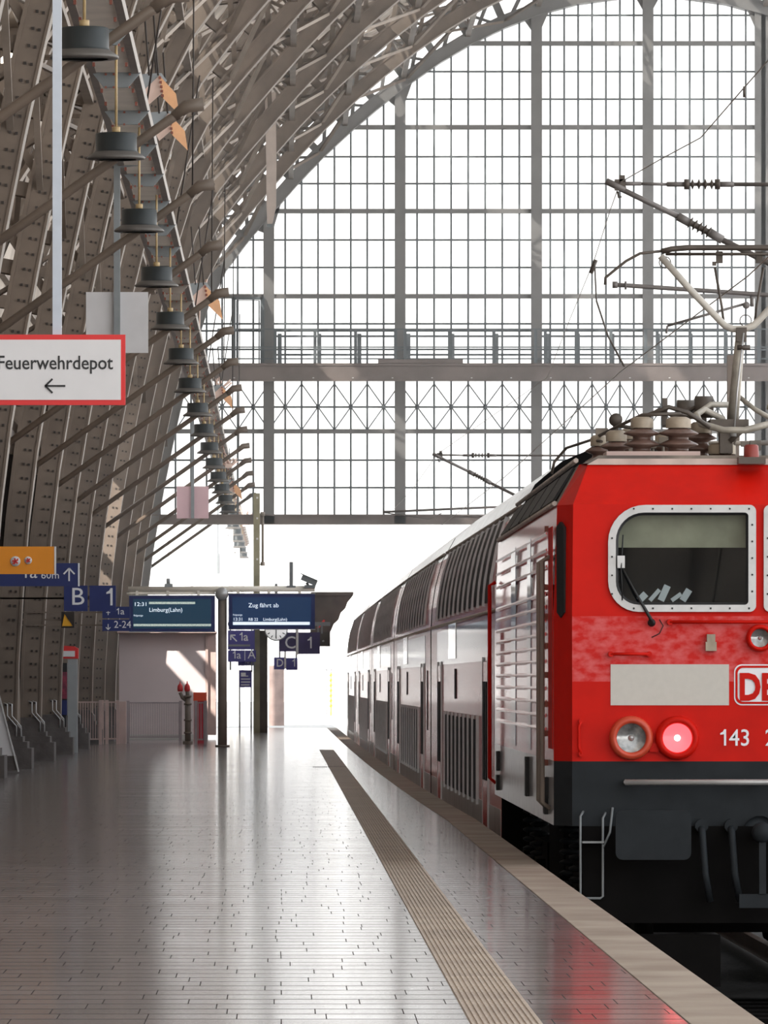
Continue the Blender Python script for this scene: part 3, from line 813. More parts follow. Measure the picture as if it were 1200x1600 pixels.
# ------------------------------------------------------------ the departure display mast
D = 152.0; k = D / FPX
def dx(px, DD=D): return (px - VX) / FPX * DD
def dz(py, DD=D): return EYE + (HY - py) / FPX * DD
t = thing('display_mast', (dx(347.5), D, 0), 'round steel mast with a crossbar carrying two blue departure displays', 'post')
f = MB(); f.tube([(dx(347.5), D, 0), (dx(347.5), D, dz(925))], .095, 20); f.tube([(dx(347.5), D, 0), (dx(347.5), D, .04)], .15, 20); f.build('mast', M['steel_light'], t)
f = MB(); cx = dx(346.5); f.lathe((cx, D + .12, dz(928)), [(0, -.3), (.10, -.3), (.135, -.24), (.14, 0), (.12, .1), (0, .12)], 20, axis='Y'); f.build('mast_head', M['silver'], t)
f = MB(); f.tube([(dx(200), D, dz(921)), (dx(492), D, dz(920))], .06, 12); f.tube([(dx(198), D, dz(928)), (dx(205), D, dz(927)), (dx(336), D, dz(926.5))], .03, 8)
for p in (214, 262, 310, 372, 420, 468): f.b2(dx(p) - .03, dx(p) + .03, D - .05, D + .05, dz(932), dz(919))
f.build('crossbar', M['ductpanel'], t)
def display(x0, y0, x1, y1, lab, m):
    t = thing('departure_display', ((dx(x0) + dx(x1)) / 2, D, dz(y1)), lab, 'display')
    f = MB(); f.b2(dx(x0), dx(x1), D - .14, D + .14, dz(y1), dz(y0)); f.build('housing', M['bluesign'], t)
    f = MB(); f.b2(dx(x0 + 6), dx(x1 - 6), D - .146, D - .14, dz(y1 - 5), dz(y0 + 5)); f.build('screen', m, t)
    f = MB(); f.b2(dx(x0) - .01, dx(x1) + .01, D - .15, D + .15, dz(y1) - .012, dz(y1)); f.b2(dx(x0) - .01, dx(x1) + .01, D - .15, D + .15, dz(y0), dz(y0) + .012); f.build('trim', M['silver'], t)
    return t
t = display(202, 931, 336, 987, 'left blue departure display reading 12:31 Limburg(Lahn)', M['screen2'])
DD = D - .07
def dt(t, s_, x, y, h_, sx=1, bold=0, m=None): return ptext(t, s_, x, y, h_, D, m or M['screentext'], sx=sx, dep=.30, bold=bold)
dt(t, '12:31', 209, 947, 6.0, 1.15); dt(t, 'Limburg(Lahn)', 233, 956, 6.4, .98, 0)
dt(t, 'Folgezüge', 209, 963, 2.6, 1.0)
f = MB(); f.b2(dx(233), dx(305), D - .155, D - .147, dz(944), dz(940.5)); f.b2(dx(209), dx(330), D - .155, D - .147, dz(978.5), dz(975)); f.build('ticker_line', M['ticker'], t)
t = display(357, 928, 492, 983, 'right blue departure display reading Zug fährt ab', M['screen'])
dt(t, 'Zug fährt ab', 388, 949, 6.6, 1.02, 0)
dt(t, 'Folgezüge', 364, 962, 2.6, 1.0); dt(t, '13:31', 364, 970, 5, 1.0); dt(t, 'RB 22', 388, 970, 4.4, 1.0); dt(t, 'Limburg(Lahn)', 411, 970, 4.6, .98)
f = MB(); f.b2(dx(364), dx(484), D - .155, D - .147, dz(976.5), dz(971.8)); f.build('ticker_line', M['screentext'], t)
# camera on the bar and small upright
f = MB(); c = Vector((dx(483), D, dz(907))); f.box(c, (.34, .14, .11), rot=Matrix.Rotation(.4, 3, 'Y')); f.tube([c + Vector((-.05, 0, -.04)), (c.x, D, dz(918))], .03, 6); f.b2(c.x - .1, c.x + .13, D - .1, D + .1, dz(919), dz(914)); f.box(c + Vector((.0, 0, .07)), (.38, .18, .02), rot=Matrix.Rotation(.4, 3, 'Y'))
solo(f, 'security_camera', M['polegrey'], 'grey security camera on the right end of the display crossbar', 'camera')
f = MB(); f.b2(dx(452), dx(458), D - .04, D + .04, dz(916), dz(878)); f.b2(dx(448), dx(462), D - .06, D + .06, dz(918), dz(915)); solo(f, 'short_upright', M['polegrey'], 'short upright stub on top of the display crossbar', 'stub')
f = MB(); f.b2(dx(257), dx(270), D - .04, D + .04, dz(920), dz(912)); f.tube([(dx(263), D, dz(912)), (dx(263), D, dz(904))], .04, 8); solo(f, 'bar_beacon', M['grey'], 'small beacon on the left crossbar above the left display', 'beacon')

# signs behind the mast
D2 = 193.6
t = flat_sign(356, 985, 398, 1015, D2, M['signblue2'], 'direction_sign', 'violet blue sign reading 1a with a diagonal arrow, under the right display')
one(t, 379, 1001, 13, D2); ptext(t, 'a', 380.5, 1001, 13, D2, sx=.95, bold=.004); parrow(t, [((370, 1002), (361, 993)), ((360.5, 992.5), (360.5, 1000)), ((360, 992.5), (368, 992.5))], D2, 2)
f = MB(); p0 = PX(357, 1007, D2 - .05); p1 = PX(391, 1010, D2 - .05); f.b2(p0.x, p1.x, D2 - .06, D2 - .045, p1.z, p0.z); f.build('grey_line', M['polegrey'], t)
D3 = 193.6
t = flat_sign(356, 1016, 400, 1034, D3, M['signblue2'], 'section_sign', 'violet blue sign reading 1a and A left of the pillar'); one(t, 368, 1029, 12, D3); ptext(t, 'a', 369.5, 1029, 12, D3, sx=1.0); ptext(t, 'A', 387, 1029, 13, D3)
f = MB(); p0 = PX(382, 1017, D3 - .05); f.b2(p0.x, p0.x + .02, D3 - .06, D3 - .045, p0.z - .25, p0.z); f.build('divider', M['letter'], t)
D4 = 193.8
t = flat_sign(372, 1028, 397, 1040, D4, M['signblue2'], 'section_sign', 'faint small violet blue sign reading 10 below the sign with the A'); one(t, 384, 1036.5, 7, D4); ptext(t, '0', 385, 1036.5, 7, D4, sx=1.0)
t = flat_sign(374, 1047, 393, 1074, D4, M['signblue2'], 'info_poster', 'small violet blue notice board with white lines beside the pillar')
for i, (a, b) in enumerate(((376.5, 384), (376.5, 388), (376.5, 391), (376.5, 391), (376.5, 390))): 
    p0 = PX(a, 1051 + i * 4.6, D4 - .05); p1 = PX(b, 1052.6 + i * 4.6 + (3 if i == 0 else 0), D4 - .05); f = MB(); f.b2(p0.x, p1.x, D4 - .06, D4 - .045, p1.z, p0.z); f.build('printed_line', M['letter'], t)
f = MB(); 
for a in (374.5, 392.5): p0 = PX(a, 1047, D4); f.b2(p0.x - .02, p0.x + .02, D4 - .02, D4 + .02, 0, p0.z)
f.build('stand', M['grey'], t)

f = MB(); a = PX(356, 979, 193.9); b = PX(516, 975, 193.9)
f.b2(a.x, b.x, 193.62, 193.74, b.z - .05, b.z + .05)
for (x, y) in ((360, 1047), (397, 1047), (393.5, 1050), (437, 1030), (463, 1030), (497, 990), (503, 990)): q = PX(x, y, 193.7); f.b2(q.x - .02, q.x + .02, 193.64, 193.68, q.z, b.z)
q = PX(490, 960, 206); f.b2(b.x - .9, b.x - .8, 193.7, 206.2, b.z, b.z + .12)
solo(f, 'sign_carrier', M['polegrey'], 'grey carrier tube behind the right display holding the violet signs and clock', 'carrier')
# pillar (I-beam) with its tall post
D5 = 194; t = thing('platform_pillar', (PX(407, 1145, D5).x, D5, 0), 'tall pillar with pale left face and dark right face standing under the clock', 'pillar')
xa, xb, xc_ = PX(396, 0, D5).x, PX(406, 0, D5).x, PX(418, 0, D5).x
f = MB(); f.b2(xa, xb, D5 - .12, D5 + .12, 0, PX(0, 771, D5).z); f.b2(xa + .04, xb - .04, D5 - .13, D5 - .12, 0, 3.0); f.build('pale_post', mat('weathered pale olive paint', (.38, .35, .22), .6, 0, .35, 2), t)
f = MB(); f.b2(xb, xc_, D5 - .08, D5 + .5, 0, PX(0, 985, D5).z); f.build('dark_post', M['brownbark'], t)
f = MB()
for i in range(7): z = EYE + (HY - 780 - i * 3) / FPX * D5
for i in range(4): f.box((xa + .1, D5 - .13, PX(0, 778 + i * 32, D5).z), (.05, .03, .05))
f.build('bolts', M['white'], t)
f = MB(); f.tube([PX(410.5, 802, D5), PX(410.5, 884, D5)], .035, 8); f.tube([PX(410.5, 800, D5), PX(410.5, 806, D5)], .06, 8); f.tube([PX(410.5, 878, D5), PX(410.5, 884, D5)], .06, 8)
f.beam(PX(402, 803, D5), PX(411, 803, D5), .03, .03); f.beam(PX(402, 882, D5), PX(411, 882, D5), .03, .03); f.build('side_rod', M['steel_light'], t)

# station clock
D6 = 193.5; c = PX(431.5, 983, D6); k6 = D6 / FPX
t = thing('station_clock', c, 'round white station clock half hidden by the right departure display', 'clock')
f = MB(); f.lathe(c, [(0, -.10), (17 * k6, -.10), (18.5 * k6, -.09), (18.5 * k6, .09), (0, .1)], 28, axis='Y'); f.build('case', M['grey'], t)
f = MB(); f.lathe(c, [(0, -.112), (16.8 * k6, -.112), (16.8 * k6, -.10)], 28, axis='Y'); f.build('dial', M['dial'], t)
f = MB()
for a in range(12):
    an = a * PI / 6; r0, r1 = (11.5, 15.5); d = Vector((math.sin(an), 0, math.cos(an))); f.beam(c + d * r0 * k6 + Vector((0, -.118, 0)), c + d * r1 * k6 + Vector((0, -.118, 0)), .01, 1.4 * k6)
f.build('hour_marks', M['letterblack'], t)
f = MB(); f.beam(c + Vector((0, -.125, 2 * k6)), c + Vector((-.3 * k6, -.125, -14 * k6)), .01, 1.6 * k6); f.build('minute_hand', M['letterblack'], t)
f = MB(); f.beam(c + Vector((0, -.13, 0)), c + Vector((1.5 * k6, -.13, 9 * k6)), .01, 2 * k6); f.build('hour_hand', M['letterblack'], t)
f = MB(); f.b2(c.x - .04, c.x + .04, D6 - .04, D6 + .04, c.z + 18 * k6, EYE + (HY - 912) * k6); f.build('hanger', M['polegrey'], t)
D7 = 193.6
M['darkviolet'] = mat('dark violet sign', (.035, .018, .12), .45, 0, .1, 5)
t = flat_sign(436, 988, 464, 1018, D7, M['darkviolet'], 'section_sign', 'dark violet sign with the letter C right of the clock'); ptext(t, 'C', 444.5, 1013, 19, D7, sx=.95, bold=.003)
t = flat_sign(466, 988, 500, 1022, D7, M['darkviolet'], 'track_number_sign', 'dark violet sign with the number 1 beside the letter C'); one(t, 487, 1013, 18, D7)
f = MB(); p = PX(464.5, 985, D7 - .06); f.b2(p.x - .03, p.x + .03, D7 - .09, D7 - .05, PX(0, 1023, D7).z, PX(0, 984, D7).z); f.build('post', M['white'], t)
t = flat_sign(500, 987, 516, 1010, D7 + 2, M['brownbark'], 'signal_box', 'dark box with a small white mark right of the violet number 1'); ptext(t, 'o', 503.5, 1003, 4, D7 + 2)
D8 = 193.6
t = flat_sign(428, 1027, 445, 1046, D8, M['signblue2'], 'section_sign', 'violet blue sign with the letter D in the distance'); ptext(t, 'D', 431.5, 1041.5, 12, D8, sx=.9, bold=.004)
t = flat_sign(447, 1028, 465, 1047, D8, M['signblue2'], 'track_number_sign', 'violet blue sign with a small 1 beside the letter D'); one(t, 461, 1041.5, 12, D8)
f = MB(); p = PX(445.5, 1020, D8); f.b2(p.x - .025, p.x + .025, D8 - .05, D8, PX(0, 1045, D8).z, PX(0, 1018, D8).z); f.build('post', M['white'], t)
# canopy behind the display, saw-toothed underside
D9 = 206
f = MB(); P = [(486, 930), (553, 926), (549, 934), (543, 941), (540, 950), (533, 956), (529, 968), (522, 974), (517, 986), (511, 991), (508, 1000), (486, 1002)]
f.prism([PX(x, y, D9) for x, y in P][::-1], (0, 7, 0)); f.b2(PX(486, 0, D9).x, PX(552, 0, D9).x, D9 - .1, D9 + 7, PX(0, 930, D9).z, PX(0, 925, D9).z)
solo(f, 'platform_canopy', M['brownbark'], 'dark timber canopy end with stepped underside behind the right display', 'canopy')
f = MB(); f.beam(PX(496, 982, D9 - .5), PX(507, 969, D9 - .5), .05, .06); solo(f, 'canopy_lever', M['red'], 'small red and white rod against the dark canopy', 'rod')

# ------------------------------------------------------------ stair enclosure, railings and small things at its foot
DE = 172.0
def E(px, py=None, DD=DE): return PX(px, py if py is not None else 0, DD)
t = thing('stair_enclosure', (E(260).x, DE, 0), 'pinkish grey panelled enclosure wall behind the left departure display', 'enclosure')
f = MB(); f.b2(E(186).x, E(322).x, DE, DE + 1.6, 0.0, E(0, 990).z); f.build('panel', M['pinkwall'], t)
f = MB(); f.b2(E(322).x, E(337).x, DE + .05, DE + 1.6, 0.1, E(0, 988).z); f.build('side_panel', M['pinksteel'], t)
f = MB(); f.b2(E(184).x, E(338).x, DE - .06, DE + 1.7, E(0, 990).z, E(0, 986).z); f.b2(E(321).x, E(325).x, DE - .05, DE + .05, 0, E(0, 988).z); f.build('corner_trim', M['pinksteel'], t)
f = MB(); f.b2(E(190).x, E(325).x, DE - .5, DE, 0, .12); f.build('kerb', M['concrete'], t)
f = MB(); f.b2(E(184).x, E(338).x, DE - .65, DE, E(0, 989).z, E(0, 987).z); f.build('shade_eave', M['pinksteel'], t)  # overhang added to shade the top of the sunlit wall
DR = 160.0
def rail_fence(x0, x1, y0, y1, DD, n, lab, m, posts):
    t = thing('railing', (PX((x0 + x1) / 2, 0, DD).x, DD, 0), lab, 'railing')
    a, b = PX(x0, y0, DD), PX(x1, y1, DD); f = MB()
    f.b2(a.x, b.x, DD - .02, DD + .02, a.z - .03, a.z); f.b2(a.x, b.x, DD - .015, DD + .015, .1, .13)
    for i in range(n + 1): x = a.x + (b.x - a.x) * i / n; f.b2(x - .008, x + .008, DD - .01, DD + .01, .1, a.z)
    f.build('bars', m, t)
    f = MB()
    for p in posts: x = PX(p, 0, DD).x; f.b2(x - .035, x + .035, DD - .04, DD + .04, 0, a.z + .03)
    f.build('posts', m, t)
M['railgrey'] = mat('lilac grey railing paint', (.40, .34, .35), .5, 0, .15, 4)
rail_fence(200, 282, 1097, 1160, DR + 4, 30, 'thin barred grey railing in front of the enclosure wall', M['railgrey'], (200, 282))
rail_fence(118, 157, 1096, 1165, DR - 2, 10, 'pinkish railing between the arch feet and the enclosure', M['pinksteel'], (157,))
rail_fence(160, 184, 1096, 1165, DR - 1, 5, 'short pale railing gate left of the enclosure', M['pinksteel'], (160, 167, 184))
rail_fence(306, 322, 1097, 1165, DR - 3, 4, 'short railing in front of the red bin', M['railgrey'], (306, 321))
f = MB(); f.b2(E(186, 0, DR).x, E(197, 0, DR).x, DR - .05, DR + .4, 0, PX(0, 1096, DR).z); solo(f, 'pale_post', M['pinksteel'], 'broad pale pink post at the left end of the enclosure', 'post')
t = thing('litter_bin', (PX(312, 0, DR).x, DR + 1, 0), 'red bin with orange lid at the right end of the enclosure', 'bin')
f = MB(); a, b = PX(303, 1095, DR + 1), PX(322, 1148, DR + 1); f.b2(a.x, b.x, DR + .8, DR + 1.3, 0, a.z); f.build('body', mat('crimson bin', (.50, .02, .04), .5), t)
f = MB(); a2 = PX(0, 1082, DR + 1); f.b2(a.x - .01, b.x + .01, DR + .78, DR + 1.32, a.z, a2.z); f.build('lid', mat('orange red lid', (.85, .08, .02), .5), t)
t = thing('fire_hydrant_pipe', (PX(292, 0, DR - 1).x, DR - 1, 0), 'branched standpipe with two red caps before the enclosure', 'hydrant')
Dh = DR - 1; f = MB(); f.tube([PX(293.5, 1167, Dh), PX(293.5, 1088, Dh)], .065, 12); f.tube([PX(293.5, 1167, Dh), PX(293.5, 1158, Dh)], .11, 12)
f.tube([PX(293, 1096, Dh), PX(285, 1090, Dh), PX(281.5, 1082, Dh)], .04, 10); f.tube([PX(293.5, 1090, Dh), PX(292.5, 1078, Dh)], .045, 10)
for y in (1088, 1100, 1125, 1145): f.tube([PX(293.5, y + 1.5, Dh), PX(293.5, y - 1.5, Dh)], .085, 12)
f.build('pipe', M['steel'], t)
for x in (281.5, 292.5):
    f = MB(); p = PX(x, 1074, Dh); f.lathe(p, [(0, -.09), (.05, -.09), (.062, -.05), (.055, .03), (.03, .07), (.012, .09), (.012, .13), (0, .13)], 12); f.build('cap', M['red'], t)

# ------------------------------------------------------------ far left small things
DK = 140.0
t = thing('help_point', (PX(107, 0, DK).x, DK, 0), 'grey help point pillar with red framed white panel on top', 'kiosk')
f = MB(); a = PX(106, 1030, DK); b = PX(121, 1030, DK); f.b2(a.x, b.x, DK - .15, DK + .15, 0, a.z); f.build('pillar', M['grey'], t)
f = MB(); P = [(95, 1029), (95, 1013), (101, 1009), (116, 1010), (122, 1013), (122, 1029)]; f.prism([PX(x, y, DK - .18) for x, y in P][::-1], (0, .36, 0)); f.build('head', M['red'], t)
f = MB(); a = PX(93, 1017, DK - .2); b = PX(117, 1026, DK - .2); f.b2(a.x, b.x, DK - .2, DK - .18, b.z, a.z); f.build('white_panel', M['signwhite'], t)
t = thing('vending_poster', (PX(99, 0, DK + 2).x, DK + 2, 0), 'dark red and blue poster panel left of the help point', 'poster')
f = MB(); a = PX(90, 1036, DK + 2); b = PX(105, 1118, DK + 2); f.b2(a.x, b.x, DK + 1.9, DK + 2.3, b.z, a.z); f.b2(a.x + .02, b.x - .02, DK + 1.95, DK + 2.2, 0, b.z); f.build('case', M['black'], t)
f = MB(); a = PX(91, 1050, DK + 2); b = PX(105, 1092, DK + 2); f.b2(a.x, b.x, DK + 1.88, DK + 1.9, b.z, a.z); f.build('poster_print', mat('wine red print', (.16, .02, .05), .5, 0, 0, 9, col2=(.35, .04, .08)), t)
f = MB(); a = PX(91, 1094, DK + 2); b = PX(105, 1117, DK + 2); f.b2(a.x, b.x, DK + 1.88, DK + 1.9, b.z, a.z); f.build('lower_print', M['bluesign'], t)
f = MB(); DH = 118; f.tube([PX(29, 1196, DH), PX(28, 1062, DH), PX(27, 1053, DH), PX(22, 1047, DH), PX(18, 1050, DH), PX(17.5, 1075, DH)], .03, 10); f.tube([PX(17.5, 1074, DH), PX(17.5, 1196, DH)], .012, 6)
solo(f, 'handrail', M['steel_light'], 'curved top handrail standing before the nearest arch foot', 'handrail')
# A-frame board
DA = 108; t = thing('standing_board', (PX(5, 0, DA).x, DA, 0), 'white sloping standing board at the bottom left of the platform', 'board')
f = MB(); P = [(-30, 1078), (-4, 1078), (24, 1181), (-30, 1181)]; f.prism([PX(x, y, DA) for x, y in P][::-1], (0, .06, 0)); f.build('panel', M['signwhite'], t)
f = MB(); f.beam(PX(-4, 1076, DA), PX(29, 1206, DA), .07, .02); f.build('frame', M['silver'], t)
f = MB(); P = [(-30, 1181), (24, 1181), (29, 1204), (-30, 1204)]; f.prism([PX(x, y, DA) for x, y in P][::-1], (0, .3, 0)); f.build('foot', M['stone'], t)
# cable hooks on plinths (pale brackets)
for i, (x, D_) in enumerate(((20, ARCH_Y[9]), (58, ARCH_Y[8]), (91, ARCH_Y[7]), (122, ARCH_Y[6]))):
    f = MB(); Dq = D_ - .43; xx = -4.02
    for o_ in (0, .07):
        f.tube([(xx - .28 + o_, Dq, 1.02), (xx - .22 + o_, Dq, 1.0), (xx - .22 + o_, Dq, .82), (xx - .08 + o_, Dq, .66), (xx - .08 + o_, Dq, .49)], .010, 5)
    solo(f, 'earthing_cable', M['silver'], 'pair of pale earthing straps on the stone foot, ' + ['nearest', 'second nearest', 'third nearest', 'fourth nearest'][i] + ' arch in view', 'cable', 'earthing straps on arch feet')
# rooftop strip lights high on the left
for i, (a, b, D_) in enumerate((((30, 62), (70, 8), 100), ((4, 95), (17, 84), 100))):
    f = MB(); f.beam(PX(*a, D_), PX(*b, D_ + 2), .05, .07)
    solo(f, 'strip_light', M['glow'], ['bright strip light high up at the top left corner', 'short end of strip light at the left frame edge'][i], 'light')

# ------------------------------------------------------------ LOCOMOTIVE
LY = 54.0; XL = XC
loco = thing('electric_locomotive', (XL, LY, -.94), 'red electric locomotive with raised pantograph, nearest vehicle of the train', 'locomotive')
LEN = 15.6
ZL = [.29, .765, 1.35, 1.83, 2.655, 2.97]
def yf(z):
    if z <= 1.35: return LY
    if z <= 1.83: return LY + (z - 1.35) * .05
    if z <= 2.655: return LY + .024 + (z - 1.83) * .20
    return LY + .189 + (z - 2.655) * 1.5
def wf(z): return 1.375 if z <= 2.62 else 1.375 - (z - 2.62) * .42
def ws(z): return 1.50 if z <= 2.60 else 1.50 - (z - 2.60) * .58
def FP(px, py, o=0.0):
    "a point on the front face found from its place in the picture (depth = the face itself)"
    z = EYE + (HY - py) / FPX * LY
    for _ in range(3): z = EYE + (HY - py) / FPX * yf(z)
    y = yf(z); x = (px - VX) / FPX * y
    return Vector((x, y - o, z))
cxp = 1187.0
def band(z0, z1, mi, b, front=True):
    y0, y1 = yf(z0), yf(z1); Yr = LY + LEN
    r = []
    for z in (z0, z1):
        y = yf(z); r.append([Vector((XL - ws(z), Yr - .3, z)), Vector((XL - ws(z), y + .28, z)), Vector((XL - wf(z), y, z)), Vector((XL + wf(z), y, z)), Vector((XL + ws(z), y + .28, z)), Vector((XL + ws(z), Yr - .3, z)), Vector((XL + wf(z), Yr, z)), Vector((XL - wf(z), Yr, z))])
    A, B = r; n = 8
    for i in range(n):
        if i == 2 and not front: continue
        b.add([A[i], A[(i + 1) % n], B[(i + 1) % n], B[i]], [(0, 1, 2, 3)], mi[i] if isinstance(mi, (list, tuple)) else mi)
f = MB()
f.poly([Vector((XL + s_, y, .29)) for s_, y in ((-1.5, LY + .28), (-1.375, LY), (1.375, LY), (1.5, LY + .28), (1.5, LY + LEN), (-1.5, LY + LEN))], 1)
SD = [3, 1, 1, 1, 3, 1, 1, 1]
band(.29, .765, [3, 1, 1, 1, 3, 1, 1, 1], f)
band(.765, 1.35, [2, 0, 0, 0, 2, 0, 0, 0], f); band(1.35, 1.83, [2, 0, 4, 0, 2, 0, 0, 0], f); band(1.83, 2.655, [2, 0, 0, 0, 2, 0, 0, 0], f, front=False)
band(2.655, 2.97, [5, 0, 0, 0, 5, 5, 5, 5], f)
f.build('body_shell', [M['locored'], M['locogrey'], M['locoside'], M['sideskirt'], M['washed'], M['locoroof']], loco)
# roof
f = MB(); z = 2.97; y = yf(z)
f.prism([(XL - 1.27, y, z), (XL - 1.15, y, z + .06), (XL + 1.15, y, z + .06), (XL + 1.27, y, z)], (0, LEN - 1.3, 0), 0)
f.build('roof', M['locoroof'], loco)
f = MB(); f.prism([(XL - 1.24, y - .03, z - .01), (XL - 1.16, y - .03, z + .035), (XL + 1.16, y - .03, z + .035), (XL + 1.24, y - .03, z - .01)], (0, .12, 0)); f.build('roof_edge', M['rooftop'], loco)
f = MB(); f.b2(XL - 1.08, XL - .38, y + .3, y + .9, z + .06, z + .10); f.build('roof_hatch', M['pinksteel'], loco)
# windscreens: band with two openings
def rr(x0, x1, y0, y1, rads, n=8):
    "rounded rectangle in picture units; rads = tl, tr, br, bl"
    out = []
    for (cx, cy, r, a0) in ((x0, y0, rads[0], 180), (x1, y0, rads[1], 270), (x1, y1, rads[2], 0), (x0, y1, rads[3], 90)):
        ax = cx + r if cx == x0 else cx - r; ay = cy + r if cy == y0 else cy - r
        for i in range(n + 1):
            a = math.radians(a0 + 90 * i / n); out.append((ax + r * math.cos(a), ay + r * math.sin(a)))
    return out
def rect_loop(x0, x1, y0, y1, ref, n=8):
    out = []
    for q, (cx, cy) in enumerate(((x0, y0), (x1, y0), (x1, y1), (x0, y1))):
        for i in range(n + 1):
            out.append((cx, cy))
    return out
pt = HY - (2.655 - EYE) * FPX / yf(2.655); pb = HY - (1.83 - EYE) * FPX / yf(1.83)
wins = [(950.0, 1181.0), (1193.0, 1424.0)]
edges = [cxp - 1.375 * FPX / 54.1, cxp, cxp, cxp + 1.375 * FPX / 54.1]
fb = MB()
for wi, (a, b) in enumerate(wins):
    out = (58, 10, 10, 48) if wi == 0 else (10, 58, 48, 10)
    inn = (44, 6, 6, 36) if wi == 0 else (6, 44, 36, 6)
    L0 = rr(a, b, 789, 956, out); L1 = rr(a + 12, b - 12, 801, 945, inn)
    EL = rect_loop(edges[wi * 2], edges[wi * 2 + 1], pt, pb, L0)
    A = [FP(x, y) for x, y in EL]; B = [FP(x, y) for x, y in L0]
    # snap outer loop exactly on the body edges
    A = []
    for (x, y_) in EL:
        z = 2.655 if y_ == pt else 1.83
        X = XL - wf(z) if x == edges[0] else (XL + wf(z) if x == edges[3] else XL)
        A.append(Vector((X, yf(z), z)))
    fb.ring(A, B)
    C = [FP(x, y, .03) for x, y in L0]; Dn = [FP(x, y, .03) for x, y in L1]; Ei = [FP(x, y, -.05) for x, y in L1]
    wr = MB(); wr.ring(B, C); wr.ring(C, Dn); wr.ring(Dn, Ei)
    fr = wr.build('windscreen_frame', M['silver'], loco)
    g_ = MB(); g_.ring(Dn, [FP(x, y, .012) for x, y in rr(a + 16, b - 16, 805, 941, tuple(max(2, q - 4) for q in inn))]); g_.build('rubber_seal', M['rubber'], fr)
    g_ = MB(); g_.poly([FP(x, y, .008) for x, y in L1]); g_.build('glass', M['cabglass'], fr)
    g_ = MB()
    for (sx_, sy_) in [(a + 6, 870 - i * 29) for i in (-2, -1, 0, 1)] + [(b - 6, 820 + i * 26) for i in range(5)] + [(a + 40 + i * 30, 795) for i in range(7)] + [(a + 40 + i * 30, 950.5) for i in range(7)]:
        g_.box(FP(sx_, sy_, .033), (.012, .01, .012))
    g_.build('screws', M['rubber'], fr)
    # blind behind the glass
    zb0 = FP(a + 20, 855).z; zt0 = FP(a + 20, 800).z
    g_ = MB(); p0 = FP(a + 14, 800); p1 = FP(b - 12, 800); g_.b2(p0.x, p1.x, yf(2.6) + .10, yf(2.6) + .12, zb0, zt0 + .02); g_.build('blind', M['blind'], loco)
fb.build('windscreen_surround', M['locofront'], loco)
# cab interior
f = MB(); x0, x1, y0, y1 = XL - 1.33, XL + 1.33, LY + .33, LY + 1.9
f.b2(x0, x1, y1, y1 + .03, 1.0, 2.6); f.b2(x0, x1, y0, y1, 1.55, 1.6); f.b2(x0, x0 + .02, y0, y1, 1.0, 2.6); f.b2(x1 - .02, x1, y0, y1, 1.0, 2.6); f.b2(x0, x1, y0 + .05, y1, 2.62, 2.64)
f.build('cab_lining', M['cabdark'], loco)
f = MB(); f.prism([(x0 + .1, y0 + .02, 1.6), (x1 - .1, y0 + .02, 1.6), (x1 - .1, y0 + .02, 1.93), (x0 + .1, y0 + .02, 1.93)], (0, .45, 0)); f.build('driver_desk', M['cabdark'], loco)
f = MB()
for i in range(5):
    p = FP(1000 + i * 17, 938, -.14); f = MB(); f.beam(p, p + Vector((.05 + .02 * (i % 2), 0, .05 + .03 * (i % 3))), .01, .05 - .02 * (i % 2)); f.build('reflection_strip', M['white'], loco)  # white strips standing in for reflections low in the windscreen
# chamfer slit window
f = MB()
def CP(t_, z, o=0):
    a = Vector((XL - ws(z), yf(z) + .28, z)); b = Vector((XL - wf(z), yf(z), z)); p = a.lerp(b, t_); nrm = Vector((-(.28), -(.125), 0)).normalized(); return p + nrm * o
z0, z1 = 1.82, 2.53
L0 = [CP(.25, z0 + .04, .012), CP(.45, z0, .012), CP(.65, z0 + .04, .012), CP(.65, z1 - .04, .012), CP(.45, z1, .012), CP(.25, z1 - .04, .012)]
f.poly(L0); f.ring(L0, [p + Vector((.02, .01, 0)) for p in L0]); f.build('corner_slit_window', M['rubber'], loco)
# front grab rails, fittings, number panel
f = MB()
def bar(P, r, o=.05, m=M['locored'], nm='grab_rail', st=True):
    b = MB(); b.tube([FP(x, y, o) for x, y in P], r, 10)
    for (x, y) in (P[0], P[-1]): b.tube([FP(x, y, 0), FP(x, y, o + .01)], r * 1.7, 10)
    return b.build(nm, m, loco)
bar([(1046, 972), (1187, 972), (1328, 972)], .013)
bar([(954, 1022), (1014, 1022)], .012)
bar([(908, 1127), (904, 1135), (904, 1168), (908, 1178)], .012)
f = MB()
for (x0, x1, y0, y1) in ((1104, 1117, 991, 1003), (1102, 1119, 1003, 1017)): p = FP((x0 + x1) / 2, (y0 + y1) / 2, .03); f.box(p, ((x1 - x0) / 213, .05, (y1 - y0) / 213))
f.build('lamp_bracket', M['insulcap'], loco)
f = MB(); p0, p1 = FP(954, 1038), FP(1139, 1102); f.b2(p0.x, p1.x, LY - .006, LY, p1.z, p0.z); f.build('cream_panel', M['cream'], loco)
f = MB(); f.b2(2 * XL - p1.x + .015, 2 * XL - p0.x, LY - .006, LY, p1.z, p0.z); f.build('cream_panel', M['cream'], loco)
